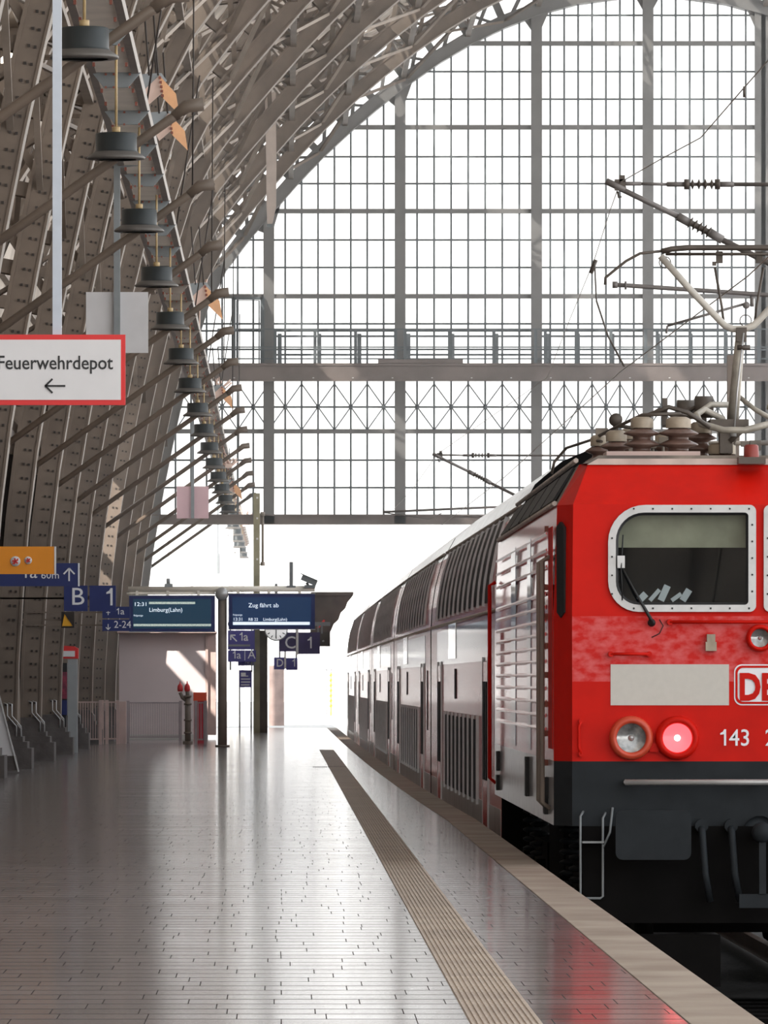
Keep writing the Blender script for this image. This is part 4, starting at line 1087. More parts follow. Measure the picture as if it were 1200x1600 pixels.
# emblem: rounded frame with two letters
def loopF(x0, x1, y0, y1, r, o): return [FP(x, y, o) for x, y in rr(x0, x1, y0, y1, (r, r, r, r))]
lg = MB(); lg.poly(loopF(1147, 1230, 1038, 1102, 12, .004)[::1]); 
emb = lg.build('emblem_plate', M['letter'], loco)
lg = MB(); A = loopF(1149, 1228, 1040, 1100, 11, .007); B = loopF(1152.5, 1224.5, 1043.5, 1096.5, 9, .007); lg.ring(A, B); lg.build('emblem_frame', M['locored'], emb)
p = FP(1154, 1093); text('emblem_letters', 'DB', .272, M['locored'], emb, (p.x, LY - .008, p.z), 'LEFT', .80, .010)
p = FP(1139, 1165); text('running_number', '43', .172, M['letter'], loco, (p.x, LY - .004, p.z), 'LEFT', .92, .001); one(loco, 1134.5, 1165, 25.5, LY, yy=LY - .003)
p = FP(1195, 1165); text('running_number', '2', .172, M['letter'], loco, (p.x, LY - .004, p.z), 'LEFT', .90, .001)
# lamps
def lamp(px, py, r, lensm, core=None, nm='headlight', ringm=None):
    c = FP(px, py); s_ = LY / FPX
    b = MB(); R = r * s_
    b.lathe(c, [(R * .70, -.02), (R * .74, -.075), (R * .90, -.085), (R * 1.05, -.06), (R * 1.08, 0)], 32, axis='Y'); o = b.build(nm, ringm or M['locored'], loco)
    b = MB(); b.lathe(c, [(0, -.022), (R * .3, -.020), (R * .72, -.035)], 32, axis='Y'); b.build('lens', lensm, o)
    b = MB(); b.lathe(c, [(0, -.05), (R * .12, -.045), (R * .16, -.025)], 14, axis='Y'); b.build('bulb', core or M['letter'], o)
M['lampring'] = mat('faded orange red ring', (.62, .07, .03), .4, 0, .1, 5)
lamp(986, 1153, 32, M['lens'], M['silver'], ringm=M['lampring']); lamp(1058, 1153, 32, M['lensred'], M['lenscore'], 'tail_light')
lamp(1388, 1153, 32, M['lens'], M['silver'], ringm=M['lampring']); lamp(1316, 1153, 32, M['lensred'], M['lenscore'], 'tail_light')
lamp(1187, 997, 20, M['lens'], M['silver'], 'upper_headlight')
f = MB(); f.box(FP(1022, 1168, .015), (.07, .03, .065)); f.box(FP(1352, 1168, .015), (.07, .03, .065)); f.build('socket_cover', M['locored'], loco)
# wipers
for (sx, fl) in ((1, 0), (-1, 1)):
    def WP(x, y, o): return FP(x if not fl else 2 * cxp - x, y, o)
    b = MB(); b.tube([WP(1020, 976, .03), WP(1015, 965, .06), WP(990, 922, .06), WP(972, 888, .055)], [.014, .013, .009, .006], 8); b.tube([WP(972, 938, .045), WP(970, 890, .05), WP(973, 836, .045)], .005, 6)
    b.lathe(WP(1018, 973, 0), [(0, -.05), (.022, -.045), (.03, 0)], 14, axis='Y')
    b.tube([WP(1030, 968, .02), WP(1036, 978, .02), WP(1030, 990, .02), WP(1018, 996, .02)], .004, 6)
    b.build('wiper', M['rubber'], loco)
f = MB(); f.box(FP(970, 878, .04), (.055, .03, .09)); f.build('mirror_box', M['silver'], loco)
# lower front: silver step bar, buffers, coupling, hoses, ladder
f = MB(); p = FP(975, 1222); f.tube([(p.x, LY - .12, p.z), (2 * XL - p.x, LY - .12, p.z)], .022, 10)
for x in (978, 1180, 1396): q = FP(x, 1222); f.tube([(q.x, LY, q.z), (q.x, LY - .13, q.z)], .02, 8)
f.build('step_bar', M['silver'], loco)
f = MB(); f.b2(XL - 1.3, XL + 1.3, LY - .05, LY + .6, -.42, .29)
f.build('buffer_beam', M['under'], loco)
for s_ in (-1, 1):
    X = XL + s_ * .80; z = EYE + (HY - 1303) / 213.
    b = MB(); b.lathe((X, LY - .05, z), [(.09, .0), (.09, -.30), (.12, -.30), (.12, -.34)], 16, axis='Y')
    P = []
    for (x, y_) in rr(-.275, .275, -.18, .18, (.05, .05, .05, .05), 4): P.append((X + x, LY - .42, z + y_))
    b.prism(P, (0, .04, 0)); b.build('buffer', M['locogrey'], loco)
f = MB(); f.lathe((XL, LY - .02, EYE + (HY - 1300) / 213.), [(0, -.34), (.06, -.34), (.08, -.28), (.05, -.2), (.05, 0), (.12, 0), (.12, -.02)], 14, axis='Y')
f.beam((XL, LY - .3, .20), (XL, LY - .33, -.20), .05, .05); f.box((XL - .05, LY - .3, -.25), (.24, .08, .10)); f.build('screw_coupling', M['locogrey'], loco)
for x in (1095, 1141):
    f = MB(); p = FP(x, 1290); f.tube([(p.x, LY - .06, p.z), (p.x, LY - .2, p.z - .05), (p.x + .02, LY - .22, p.z - .35), (p.x + .06, LY - .15, p.z - .55)], .026, 8)
    f.tube([(p.x, LY - .03, p.z), (p.x, LY - .12, p.z)], .05, 10); f.build('brake_hose', M['locogrey'], loco)
f = MB(); p = FP(960, 1262)
f.tube([FP(911, 1268, .03), FP(906, 1275, .10), FP(906, 1400, .10), FP(909, 1403, .10), FP(937, 1403, .10), FP(941, 1400, .10), FP(941, 1278, .10), FP(946, 1270, .02)], .009, 8); f.tube([FP(941, 1325, .10), FP(952, 1300, .09), FP(957, 1262, .02)], .009, 8); f.build('ladder_rails', M['polegrey'], loco)
f = MB(); q0, q1 = FP(909, 1314), FP(943, 1317); f.b2(q0.x, q1.x, LY - .12, LY + .05, q1.z, q0.z); f.build('ladder_tread', M['grey'], loco)
q0, q1 = FP(915, 1320), FP(938, 1398); f = MB(); f.b2(q0.x, q1.x, LY + .02, LY + .06, q1.z, q0.z); f.build('ladder_back', M['under'], loco)
f = MB(); f.prism([(XL - 1.15, LY - .1, -.88), (XL - .3, LY - .25, -.88), (XL - .3, LY - .2, -.5), (XL - 1.15, LY - .05, -.5)], (0, .05, 0)); f.build('rail_guard', M['under'], loco); f = MB(); f.prism([(XL + 1.15, LY - .1, -.88), (XL + .3, LY - .25, -.88), (XL + .3, LY - .2, -.5), (XL + 1.15, LY - .05, -.5)], (0, .05, 0)); f.build('rail_guard', M['under'], loco)
# side ribs, rails and skirt details (platform side)
XS = XL - 1.5
def rib(z, a, b, h_=.018, m=M['locoside'], nm='side_rib'):
    f.prism([(XS, a, z - h_), (XS - .014, a, z), (XS, a, z + h_)], (0, b - a, 0))
f = MB()
for i in range(11): rib(2.02 - i * .103, LY + 1.9, LY + 14.6)
for z in (2.22, 2.345, 2.47): rib(z, LY + 1.6, LY + 14.6, .014)
f.build('side_ribs', M['locoside'], loco)
f = MB(); f.b2(XS - .006, XS, LY + 9.0, LY + 10.2, .80, 2.5); f.b2(XS - .006, XS, LY + 5.2, LY + 6.0, .80, 2.5); f.build('side_panel', M['coachdark'], loco)
for ya in (.95, 1.75, 14.9):
    b = MB(); b.tube([(XS, LY + ya, 2.28), (XS - .06, LY + ya, 2.25), (XS - .06, LY + ya, .45), (XS, LY + ya, .40)], .018, 8); b.build('door_handrail', M['steel_light'] if ya < 14 else M['locored'], loco)
f = MB()
for i in range(9): f.lathe((XS, LY + 1.35, 2.5 - i * .22), [(0, 0), (0.022, 0)], 8, axis='X'); f.box((XS - .01, LY + 1.45, 2.5 - i * .22), (.03, .05, .045))
f.build('side_bolts', M['bolt'], loco)
f = MB()
for (ya, z, h_) in ((1.5, .55, .16), (1.6, .42, .14), (5.8, .58, .32), (13.8, .62, .18), (13.9, .42, .14)): f = MB(); f.box((XS - .012, LY + ya, z), (.03, .35, h_)); f.build('skirt_vent', M['rubber'], loco)
f = MB(); f.b2(XS - .005, XS, LY + .45, LY + 1.3, .85, 2.5); f.build('cab_door', M['locored'], loco)
# roof side: dark sloping grille panels with pale edge
f = MB()
def RS(t_, y): 
    a = Vector((XL - ws(2.66), y, 2.66)); b = Vector((XL - 1.27, y, 2.97)); return a.lerp(b, t_)
nrm = Vector((-.81, 0, .58))
for i in range(5):
    a = LY + 1.4 + i * 2.7; P = [RS(.12, a), RS(.12, a + 2.4), RS(.92, a + 2.4), RS(.92, a)]
    f = MB(); f.prism([p + nrm * .012 for p in P], nrm * .02); f.build('roof_grille', M['rubber'], loco)
f = MB(); f.tube([RS(1.0, LY + .9) + nrm * .05, RS(1, LY + 14.6) + nrm * .05], .02, 6); f.tube([RS(.0, LY + .6) + nrm * .02, RS(0, LY + 14.8) + nrm * .02], .02, 6); f.build('gutter', M['rooftop'], loco)
# bogies
for yb in (3.4, 12.2):
    f = MB()
    for s_ in (-1, 1):
        f.b2(XL + s_ * 1.12 - .08, XL + s_ * 1.12 + .08, LY + yb - 2.3, LY + yb + 2.3, -.35, -.05)
        for dy in (-1.65, 1.65):
            f.lathe((XL + s_ * .78, LY + yb + dy, -.94 + .6), [(0, -.06), (.56, -.06), (.60, -.0), (.60, .06), (0, .06)], 24, axis='X')
            f.b2(XL + s_ * 1.2 - .08, XL + s_ * 1.2 + .08, LY + yb + dy - .2, LY + yb + dy + .2, -.5, -.2)
    bo = f.build('bogie', M['under'], loco)
    for s_ in (-1, 1):
        for dy in (-.95, .95):
            f = MB()
            for i in range(6): f.lathe((XL + s_ * 1.22, LY + yb + dy, -.28 + i * .085), [(.05, 0), (.085, .02), (.085, .035), (.05, .05)], 14)
            f.build('coil_spring', M['locogrey'], bo)
f = MB(); f.b2(XL - 1.2, XL + 1.2, LY + 6.2, LY + 9.4, -.7, .28); f.build('transformer_box', M['under'], loco)
# roof beacon
f = MB(); p = PX(1174, 728, LY + .5); f.b2(p.x - .10, p.x + .10, p.y - .1, p.y + .1, 2.96, 3.01); f.build('beacon_base', M['pantodark'], loco)
f = MB(); f.lathe((p.x, p.y, 3.01), [(.058, 0), (.052, .085), (.04, .095), (0, .095)], 16); f.build('roof_beacon', mat('dull red beacon', (.25, .03, .02), .4), loco)
# insulators
RZ = 3.03
def insulator(px, D_, n_, r, nm='roof_insulator', z0=RZ, capm=None):
    X = (px - VX) / FPX * D_
    b = MB(); z = z0; prof = [(r * .6, 0)]
    for i in range(n_): prof += [(r * .5, .01 + i * .085), (r, .03 + i * .085), (r * .98, .04 + i * .085), (r * .5, .072 + i * .085)]
    b.lathe((X, D_, z), prof, 20); o = b.build(nm, M['insul'], loco)
    b = MB(); b.lathe((X, D_, z + n_ * .085), [(r * .62, -.01), (r * .62, .055), (r * .4, .075), (0, .075)], 16); b.build('cap', M['insulcap'], o)
    return Vector((X, D_, z + n_ * .085 + .07))
tops = [insulator(936, 57.5, 2, .11), insulator(963, 56.4, 2, .13), insulator(1003, 55.9, 3, .14), insulator(1060, 55.9, 3, .155), insulator(1094, 57.0, 3, .13), insulator(1128, 56.8, 1, .17)]
insulator(985, 58.5, 3, .14); insulator(1040, 59.2, 3, .14)
f = MB(); T = tops
f.tube([T[0], T[1] + Vector((0, 0, .03)), T[2] + Vector((0, 0, .02)), T[3] + Vector((0, 0, .03)), T[4] + Vector((0, 0, .05))], .014, 6)
f.tube([PX(958, 664, 57), PX(985, 668, 57), PX(1030, 640, 57), PX(1055, 652, 57), PX(1100, 630, 57)], .016, 6)
f.tube([PX(862, 740, 60), PX(866, 722, 60), PX(885, 700, 60), PX(925, 687, 58), PX(940, 690, 57)], .012, 6)
f.tube([PX(1005, 652, 56), PX(1045, 636, 56), PX(1075, 645, 56), PX(1110, 668, 56)], .018, 6); f.build('roof_conductor', M['pantodark'], loco)
f = MB()
for (x, y, r, D_) in ((962, 656, .05, 57), (1072, 640, .075, 57.2), (1100, 636, .085, 57), (1038, 640, .025, 57)):
    p = PX(x, y, D_); f.lathe(p, [(0, -.07), (r, -.07), (r, .07), (0, .07)], 16, axis='X' if r > .06 else 'Y'); f.b2(p.x - .02, p.x + .02, p.y - .02, p.y + .02, p.z - .12, p.z)
f.b2(*[PX(1035, 0, 57).x, PX(1043, 0, 57).x], 57, 57.05, PX(0, 668, 57).z, PX(0, 622, 57).z); f.build('switch_gear', M['pantodark'], loco)
f = MB(); 
for i in range(16): 
    p = PX(940 + i * 16, 690 + random.uniform(-14, 8), 57.6); f.box(p, (random.uniform(.04, .12), .08, random.uniform(.03, .10))); f.tube([p, (p.x, p.y, RZ)], .012, 5)
f.tube([PX(945, 695, 57.8), PX(1200, 692, 57.8)], .02, 6); f.build('roof_equipment', M['locoroof'], loco)

# pantograph
DP = 56.6
def Q(x, y, d=0): return PX(x, y, DP + d)
pan = thing('pantograph', Q(1155, 700), None, None); 
pan.parent = loco; pan.location = Q(1155, 700) - loco.location
def pb_(mb, nm, m): return mb.build(nm, m, pan)
f = MB(); f.tube([Q(1130, 655, .2), Q(1100, 640, .1), Q(1088, 648, 0), Q(1095, 662, -.1), Q(1130, 672, -.2), Q(1165, 672, -.2), Q(1230, 655, -.1), Q(1238, 645, 0), Q(1200, 635, .1)], .026, 10)
f.tube([Q(1138, 632, .4), Q(1110, 632, .3), Q(1092, 645, .2)], .022, 8); f.tube([Q(1155, 620, .4), Q(1180, 640, .3), Q(1215, 660, .2)], .02, 8); pb_(f, 'base_ring', M['panto'])
f = MB(); f.b2(Q(1110, 0).x, Q(1170, 0).x, DP, DP + .5, Q(0, 668).z, Q(0, 655).z); f.b2(Q(1125, 0).x, Q(1145, 0).x, DP, DP + .2, Q(0, 708).z, Q(0, 668).z); f.tube([Q(1140, 690), Q(1165, 668)], .02, 6); pb_(f, 'base_frame', M['pantodark'])
f = MB(); f.tube([Q(1144, 668, .3), Q(1150, 600, .15), Q(1157, 520, 0)], [.045, .042, .036], 12); pb_(f, 'upper_arm', M['panto'])
f = MB(); f.tube([Q(1147, 675, -.05), Q(1152, 610, -.05), Q(1162, 520, -.06)], .007, 6); f.tube([Q(1146, 682, 0), Q(1146, 668, 0)], .03, 8); pb_(f, 'guide_rod', M['silver'])
f = MB(); f.b2(Q(1150, 0).x, Q(1166, 0).x, DP - .06, DP + .06, Q(0, 534).z, Q(0, 512).z); f.tube([Q(1152, 543, -.05), Q(1172, 543, -.05)], .02, 8); pb_(f, 'knuckle', M['pantodark'])
f = MB(); P = [(1032, 400), (1078, 452), (1124, 500), (1133, 509), (1145, 514), (1163, 514), (1177, 509), (1186, 500), (1232, 452), (1278, 400)]
f.tube([Q(x, y) for x, y in P], .027, 10)
pb_(f, 'head_frame', mat('pale grey tube paint', (.62, .58, .52), .45, 0, .2, 5))
f = MB(); f.tube([Q(1131, 507, .05), Q(1128, 480), Q(1117, 418)], .010, 6); f.tube([Q(1179, 507, .05), Q(1182, 480), Q(1193, 418)], .010, 6); f.box(Q(1124, 402), (.05, .05, .09)); f.box(Q(1186, 402), (.05, .05, .09)); f.box(Q(1116, 412), (.03, .04, .03)); pb_(f, 'head_springs', M['pantodark'])
for dd in (-.16, .16):
    f = MB(); P = [(1034, 393), (1050, 389), (1075, 387), (1235, 387), (1260, 389), (1276, 393)]
    f.tube([Q(x, y, dd) for x, y in P], .022, 8); f.tube([Q(1040, 397, dd), Q(1270, 397, dd)], .012, 6); pb_(f, 'contact_strip', M['pantodark'])
    for s_ in (0, 1):
        f = MB(); P = [(1036, 392), (1000, 396), (978, 408), (958, 424), (946, 434), (945.5, 445)]
        f.tube([Q(x if not s_ else 2 * 1155 - x, y, dd) for x, y in P], .011, 6); pb_(f, 'horn', M['pantodark'])
f = MB(); c = Q(1165, 501); 
for a in range(12): f.tube([c + Vector((math.cos(a * PI / 6), 0, math.sin(a * PI / 6))) * .045, c + Vector((math.cos((a + 1) * PI / 6), 0, math.sin((a + 1) * PI / 6))) * .045], .004, 4)
c = Q(1039, 410)
for a in range(12): f.tube([c + Vector((math.cos(a * PI / 6), 0, math.sin(a * PI / 6))) * .045, c + Vector((math.cos((a + 1) * PI / 6), 0, math.sin((a + 1) * PI / 6))) * .045], .004, 4)
pb_(f, 'shunt_wire', M['pantodark'])

# ------------------------------------------------------------ COACHES
CL = 26.4
CPROF = [(1.36, .42), (1.40, .60), (1.40, 2.95), (1.385, 3.25), (1.34, 3.55), (1.25, 3.88), (1.08, 4.18), (.82, 4.40), (.45, 4.56), (0, 4.61)]
CPR = [Vector((-a, b - .94)) for a, b in CPROF]
def cpt(z):     # half width at height z (platform datum)
    for a, b in zip(CPR, CPR[1:]):
        if a.y <= z <= b.y: t = (z - a.y) / (b.y - a.y); return a.x + (b.x - a.x) * t
    return 0
def coach_proto():
    t = thing('double_deck_coach', (0, 0, -.94), '', 'coach', 'double deck coaches behind the locomotive')
    full_ = CPR + [Vector((-p.x, p.y)) for p in CPR[-2::-1]]
    f = MB(); n = len(full_)
    for i in range(n - 1):
        a, b = full_[i], full_[i + 1]
        zmid = (a.y + b.y) / 2
        mi = 1 if zmid < -.1 else (2 if zmid > 2.95 else 0)
        f.add([(a.x, 0, a.y), (b.x, 0, b.y), (b.x, CL, b.y), (a.x, CL, a.y)], [(0, 1, 2, 3)], mi, zmid > 2)
    f.poly([(p.x, 0, p.y) for p in full_], 3); f.poly([(p.x, CL, p.y) for p in full_][::-1], 0)
    f.add([(-1.36, 0, -.52), (1.36, 0, -.52), (1.36, CL, -.52), (-1.36, CL, -.52)], [(0, 1, 2, 3)], 1)
    f.build('body_shell', [M['coachred'], M['coachlow'], M['coachroof'], M['under']], t)
    # sill band and grey window band as thin plates
    f = MB(); f.b2(-1.405, -1.40, .1, CL - .1, -.30, .12); f.b2(1.40, 1.405, .1, CL - .1, -.30, .12); f.build('sill_band', M['coachlow'], t)
    f = MB(); f.b2(-1.404, -1.40, 3.0, CL - 3.0, 1.56, 1.98); f.build('waist_band', M['coachdark'], t)
    f = MB(); f.b2(-1.412, -1.404, 15, 18, 1.62, 2.06); f.build('class_panel', M['coachpanel'], t)
    # upper windows, curved with the side
    def wpanel(y0, y1, z0, z1, s_, o=.012, n=6):
        zs = [z0 + (z1 - z0) * i / n for i in range(n + 1)]; A = []
        for z in zs: A.append(Vector((s_ * (abs(cpt(z)) + o), y0, z)))
        B = [Vector((p.x, y1, p.z)) for p in A]; b = MB(); b.ring(A, B, closed=False)
        C = [Vector((p.x - s_ * o * 1.2, p.y, p.z)) for p in A]; D_ = [Vector((p.x - s_ * o * 1.2, p.y, p.z)) for p in B]
        b.ring(A, C, closed=False); b.ring(B, D_, closed=False); b.add([A[0], B[0], D_[0], C[0]], [(0, 1, 2, 3)]); b.add([A[-1], B[-1], D_[-1], C[-1]], [(0, 1, 2, 3)]); return b
    U = 11; y0, y1 = 3.2, CL - 3.2; st = (y1 - y0) / U
    for i in range(U): wpanel(y0 + st * i + .12, y0 + st * (i + 1) - .12, 2.15, 2.98, -1).build('upper_window', M['glassdark'], t)
    for i in range(U + 1):
        f = MB()
        for zz, z2 in ((2.12, 2.4), (2.4, 2.7), (2.7, 3.0)):
            f.beam((cpt(zz) - .02, y0 + st * i, zz), (cpt(z2) - .02, y0 + st * i, z2), .10, .03, up=(0, 1, 0))
        f.build('window_divider', M['silver'], t)
    U2 = 8; a0, a1 = 6.9, CL - 6.9; s2 = (a1 - a0) / U2
    for i in range(U2): wpanel(a0 + s2 * i + .10, a0 + s2 * (i + 1) - .10, .10, .95, -1, n=1).build('lower_window', M['glassdark'], t)
    for i in range(U2 + 1): f = MB(); f.b2(-1.43, -1.40, a0 + s2 * i - .04, a0 + s2 * i + .04, .06, .99); f.build('window_divider', M['silver'], t)
    for yd in (3.6, CL - 5.2):
        f = MB(); f.b2(-1.415, -1.40, yd, yd + 1.5, -.35, 1.55); d = f.build('door', M['coachred'], t)
        f = MB(); f.b2(-1.425, -1.415, yd + .15, yd + .65, .35, 1.35); f.b2(-1.425, -1.415, yd + .85, yd + 1.35, .35, 1.35); f.build('door_glass', M['glassdark'], d)
        f = MB(); f.b2(-1.42, -1.38, yd - .07, yd - .02, -.35, 1.6); f.build('door_jamb', M['silver'], d); f = MB(); f.b2(-1.42, -1.38, yd + 1.52, yd + 1.57, -.35, 1.6); f.build('door_jamb', M['silver'], d)
    f = MB(); f.b2(-1.41, -1.40, 1.6, 1.75, .7, 1.5); f.b2(-1.41, -1.40, 15.0, 15.5, 1.15, 1.5); f.build('small_grille', M['rubber'], t)
    f = MB()
    for zz in (2.05, 3.04): f.tube([(cpt(zz) - .015, .3, zz), (cpt(zz) - .015, CL - .3, zz)], .018, 6)
    f.build('gutter', M['rooftop'], t)
    f = MB(); f.b2(-1.05, 1.05, -.42, .0, -.45, 2.9); f.build('gangway_bellows', M['rubber'], t)
    for yb in (2.4, CL - 2.4):
        f = MB()
        for s_ in (-1, 1):
            f.b2(s_ * 1.08 - .08, s_ * 1.08 + .08, yb - 1.7, yb + 1.7, -.62, -.34)
            for dy in (-1.25, 1.25): f.lathe((s_ * .78, yb + dy, -.48), [(0, -.06), (.44, -.06), (.46, 0), (.46, .06), (0, .06)], 20, axis='X')
        b = f.build('bogie', M['under'], t)
        f = MB()
        for dy in (-1.4, -.5, .7): f.beam((-1.22, yb + dy, -.55), (-1.36, yb + dy + .5, -.28), .12, .06)
        f.build('damper', M['grey'], b)
    return t
cp0 = coach_proto()
labs = ['double deck coach coupled directly behind the red locomotive', 'double deck coach, second behind the locomotive', 'double deck coach in the middle of the train, third behind the locomotive',
        'double deck coach, fourth behind the locomotive', 'farthest double deck coach at the tail of the train']
yc = LY + LEN + .9
for i in range(5):
    o = cp0 if i == 0 else copy_tree(cp0)
    X0, X1 = XC + off(yc), XC + off(yc + CL)
    o.location = (X0, yc, -.94); o.rotation_euler = (0, 0, -math.atan2(X1 - X0, CL)); o['label'] = labs[i]
    yc += CL + .5
for o in [cp0]: pass

# ------------------------------------------------------------ overhead line
def Pp(x, y, D): return PX(x, y, D)
def ribbed(mb, a, b, r0, r1, n):
    a = Vector(a); b = Vector(b); pts = []; rs = []
    for i in range(n * 4 + 1):
        t_ = i / (n * 4); pts.append(a.lerp(b, t_)); rs.append(r0 if i % 4 in (0, 1, 3) else r1)
    mb.tube(pts, rs, 12)
def cantilever(D, s_, x0, y0, lab, lower=True):
    "s_ scale of the near drawing; x0,y0 = the tip"
    k = s_
    def p(u, v): return PX(x0 + u * k, y0 + v * k, D)
    rt = 7.0 * k * D / FPX / 2
    t = thing('catenary_bracket', p(0, 0), lab, 'catenary bracket')
    b = MB(); b.tube([p(18, 0), p(55, 0)], rt * .9, 8); b.tube([p(0, -4), p(30, 10)], rt * 1.5, 8); b.tube([p(55, 0), p(95, 1)], rt * .7, 8); b.tube([p(95, 1), p(125, 1)], rt * 1.1, 8)
    b.tube([p(178, 1), p(200, 1)], rt * 1.2, 8); b.tube([p(200, 1), p(900, 4)], rt * .9, 8); b.build('top_tube', M['wiresteel'], t)
    b = MB(); ribbed(b, p(120, 1), p(180, 1), rt * .8, rt * 2.6, 6); b.tube([p(122, 1), p(130, 1)], rt * 2.3, 10); b.tube([p(170, 1), p(178, 1)], rt * 2.3, 10); b.build('top_insulator', M['pantodark'], t)
    b = MB(); b.tube([p(0, -3), p(112, 51)], rt * 1.25, 10); b.tube([p(112, 51), p(132, 62)], rt * 1.9, 10); b.tube([p(160, 75), p(182, 88)], rt * 2.0, 10); b.tube([p(182, 88), p(800, 395)], rt * 1.35, 10); b.build('strut_tube', M['wiresteel'], t)
    b = MB(); ribbed(b, p(128, 59), p(164, 78), rt * 1.4, rt * 3.0, 5); b.build('strut_insulator', M['pantodark'], t)
    b = MB(); b.box(p(22, 2), (rt * 5, .04, rt * 5)); b.box(p(25, -8), (rt * 2.5, .04, rt * 3)); b.tube([p(18, 12), p(20, 22), p(24, 20)], rt * .5, 6); b.build('wire_clamp', M['pantodark'], t)
    if lower:
        b = MB(); b.tube([p(12, 158), p(32, 159), p(255, 174), p(600, 198)], rt * 1.0, 8); b.tube([p(10, 158), p(18, 158)], rt * 1.5, 8); b.tube([p(29, 159), p(32, 159)], rt * 1.9, 8); b.build('registration_tube', M['wiresteel'], t)
        b = MB(); b.tube([p(228, 176), p(228, 192)], rt * .9, 6); b.tube([p(216, 188), p(96, 222)], rt * .6, 6); b.tube([p(96, 222), p(94, 234)], rt * .5, 6); b.lathe(p(219, 190), [(0, -.03), (rt * 1.6, -.03), (rt * 1.6, .03), (0, .03)], 10, axis='Y'); b.build('steady_arm', M['wiresteel'], t)
    return t
DC = 74.0
cantilever(DC, 1.0, 947, 287, 'near catenary bracket with ribbed insulators above the pantograph')
cantilever(150, .50, 676, 711, 'middle catenary bracket in front of the window above the coaches', lower=False)
t = thing('catenary_bracket', PX(600, 800, 190), 'farthest catenary bracket, thin tube along the window bottom beam', 'catenary bracket')
b = MB(); b.tube([PX(598, 800, 190), PX(780, 792, 190), PX(980, 782, 190)], .03, 8); b.build('top_tube', M['wiresteel'], t)
b = MB(); ribbed(b, PX(780, 792, 190), PX(795, 791, 190), .04, .09, 5); b.build('insulator', M['pantodark'], t)
b = MB(); b.tube([PX(600, 801, 190), PX(670, 811, 190), PX(690, 802, 190)], .015, 6); b.build('steady_arm', M['wiresteel'], t)
# masts that carry the brackets (right of the frame)
for (D_, x_, ln) in ((74, 8.3, 'near'), (150, 9.2, 'middle'), (190, 9.4, 'far')):
    f = MB(); f.b2(x_ - .12, x_ + .12, D_ - .12, D_ + .12, -1.12, 8.0); solo(f, 'catenary_mast', M['steel'], ln + ' overhead line mast right of the train, holding its bracket', 'mast')
# wires
f = MB(); zc = 4.47
pts = [(XC + .0 + off(y) + (.08 if i % 2 else -.08), y, zc) for i, y in enumerate((20, 56.6, 74, 112, 150, 190, 260))]
f.tube(pts, .006, 5); solo(f, 'contact_wire', M['wire'], 'overhead contact wire running over the pantograph', 'wire')
f = MB(); top = [Vector((5.5, 20, 8.9)), Vector((5.0, 40, 7.4)), PX(1160, 140, 62), PX(1095, 215, 66), PX(1030, 250, 70), PX(969, 285, DC), PX(953, 330, 88), PX(928, 408, 100), PX(890, 500, 118), PX(855, 590, 135), PX(684, 709, 150), PX(640, 770, 170), PX(612, 799, 190)]
f.tube(top, .006, 5); solo(f, 'messenger_wire', M['wire'], 'thin messenger wire climbing to the top right corner', 'wire')
f = MB(); f.tube([PX(929, 410, 100), PX(932, 470, 98), PX(950, 525, 95), PX(975, 572, 92)], .013, 6); f.tube([PX(923, 427, 100), PX(931, 406, 100)], .03, 6)
f.tube([PX(1163, 135, 62.0), PX(1163, 152, 62.0)], .012, 6); solo(f, 'dropper_wire', M['pantodark'], 'sagging dark dropper wire left of the pantograph', 'wire')

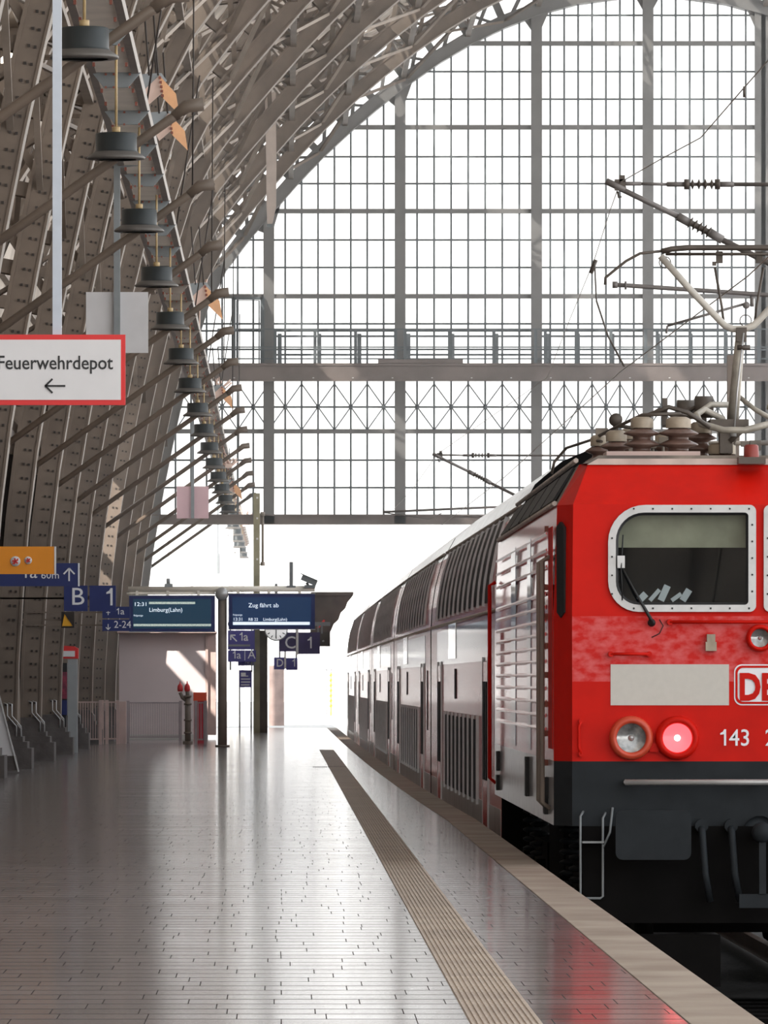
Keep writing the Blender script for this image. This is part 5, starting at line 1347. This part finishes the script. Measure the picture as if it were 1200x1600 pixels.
# ------------------------------------------------------------ outdoors, far beyond the hall
def farmast(px, top, D_, lab, h=1.5, arms=()):
    f = MB(); x = PX(px, 0, D_).x; f.b2(x - h / 20, x + h / 20, D_ - .1, D_ + .1, -1.2, PX(0, top, D_).z)
    for (dx_, y) in arms: p = PX(px, y, D_); f.beam(p, PX(px + dx_, y, D_), .05, .05)
    solo(f, 'distant_mast', M['concrete'], lab, 'mast', 'pale masts beyond the hall')
farmast(263, 838, 420, 'pale distant mast at the far left of the bright opening', 1.5, ((22, 858), (-14, 870)))
farmast(300, 845, 460, 'pale distant mast second from left in the bright opening', 1.5, ((-20, 870),))
farmast(606, 832, 400, 'pale distant mast above the coaches', 1.5, ((-10, 850),))
farmast(568, 840, 430, 'pale distant mast left of the coaches', 1.5, ((16, 905),))
t = thing('shelter', (PX(480, 0, 300).x, 300, 0), 'white washed-out platform shelter far beyond the display', 'shelter')
f = MB(); a = PX(470, 1062, 300); b = PX(492, 1110, 300); 
for x in (a.x, (a.x + b.x) / 2, b.x): f.b2(x - .04, x + .04, 299.9, 300.1, 0, a.z)
f.b2(a.x - .2, b.x + .2, 299, 301.5, a.z, a.z + .12); f.build('frame', M['white'], t)
for (x, D_) in ((510, 300), (517.5, 296)):
    f = MB(); p = PX(x, 1040, D_); f.box(p, (.34, .25, .30)); f.tube([p, (p.x, D_, 0)], .04, 6)
    solo(f, 'signal_lantern', M['greysign'], 'grey lantern box on a pole in the glare, ' + ('left' if x == 510 else 'right') + ' of two', 'lantern')
f = MB(); D_ = 290
for i in range(7): p = PX(517, 1055 + i * 8, D_); f.box(p, (.10, .05, .12), rot=Matrix.Rotation(.5, 3, 'Y'))
f.b2(PX(517, 0, D_).x - .02, PX(517, 0, D_).x + .02, D_ + .02, D_ + .06, 0, PX(0, 1050, D_).z)
solo(f, 'hazard_stripe', M['yellow'], 'yellow striped hazard marker below the right lantern', 'marker')
f = MB(); D_ = 225; a = PX(420, 1050, D_); b = PX(444, 1118, D_); f.b2(a.x, b.x, D_, D_ + 2, 0, a.z + .2)
solo(f, 'ticket_kiosk', mat('faded rose kiosk', (.45, .33, .30), .6, 0, .3, 3), 'faded rose kiosk behind the dark post under the letter D', 'kiosk')

# ------------------------------------------------------------ haze volume added for the bloom over the far hall
hz = bpy.data.materials.new('bloom haze'); hz.use_nodes = True; n = hz.node_tree.nodes; n.remove(n['Principled BSDF'])
v = n.new('ShaderNodeVolumeScatter'); v.inputs['Density'].default_value = .0013; v.inputs['Anisotropy'].default_value = .3
hz.node_tree.links.new(v.outputs[0], n['Material Output'].inputs['Volume'])
f = MB(); f.b2(-40, 45, 120, 330, -1.1, 40); tag(f.build('haze', hz), kind='stuff')
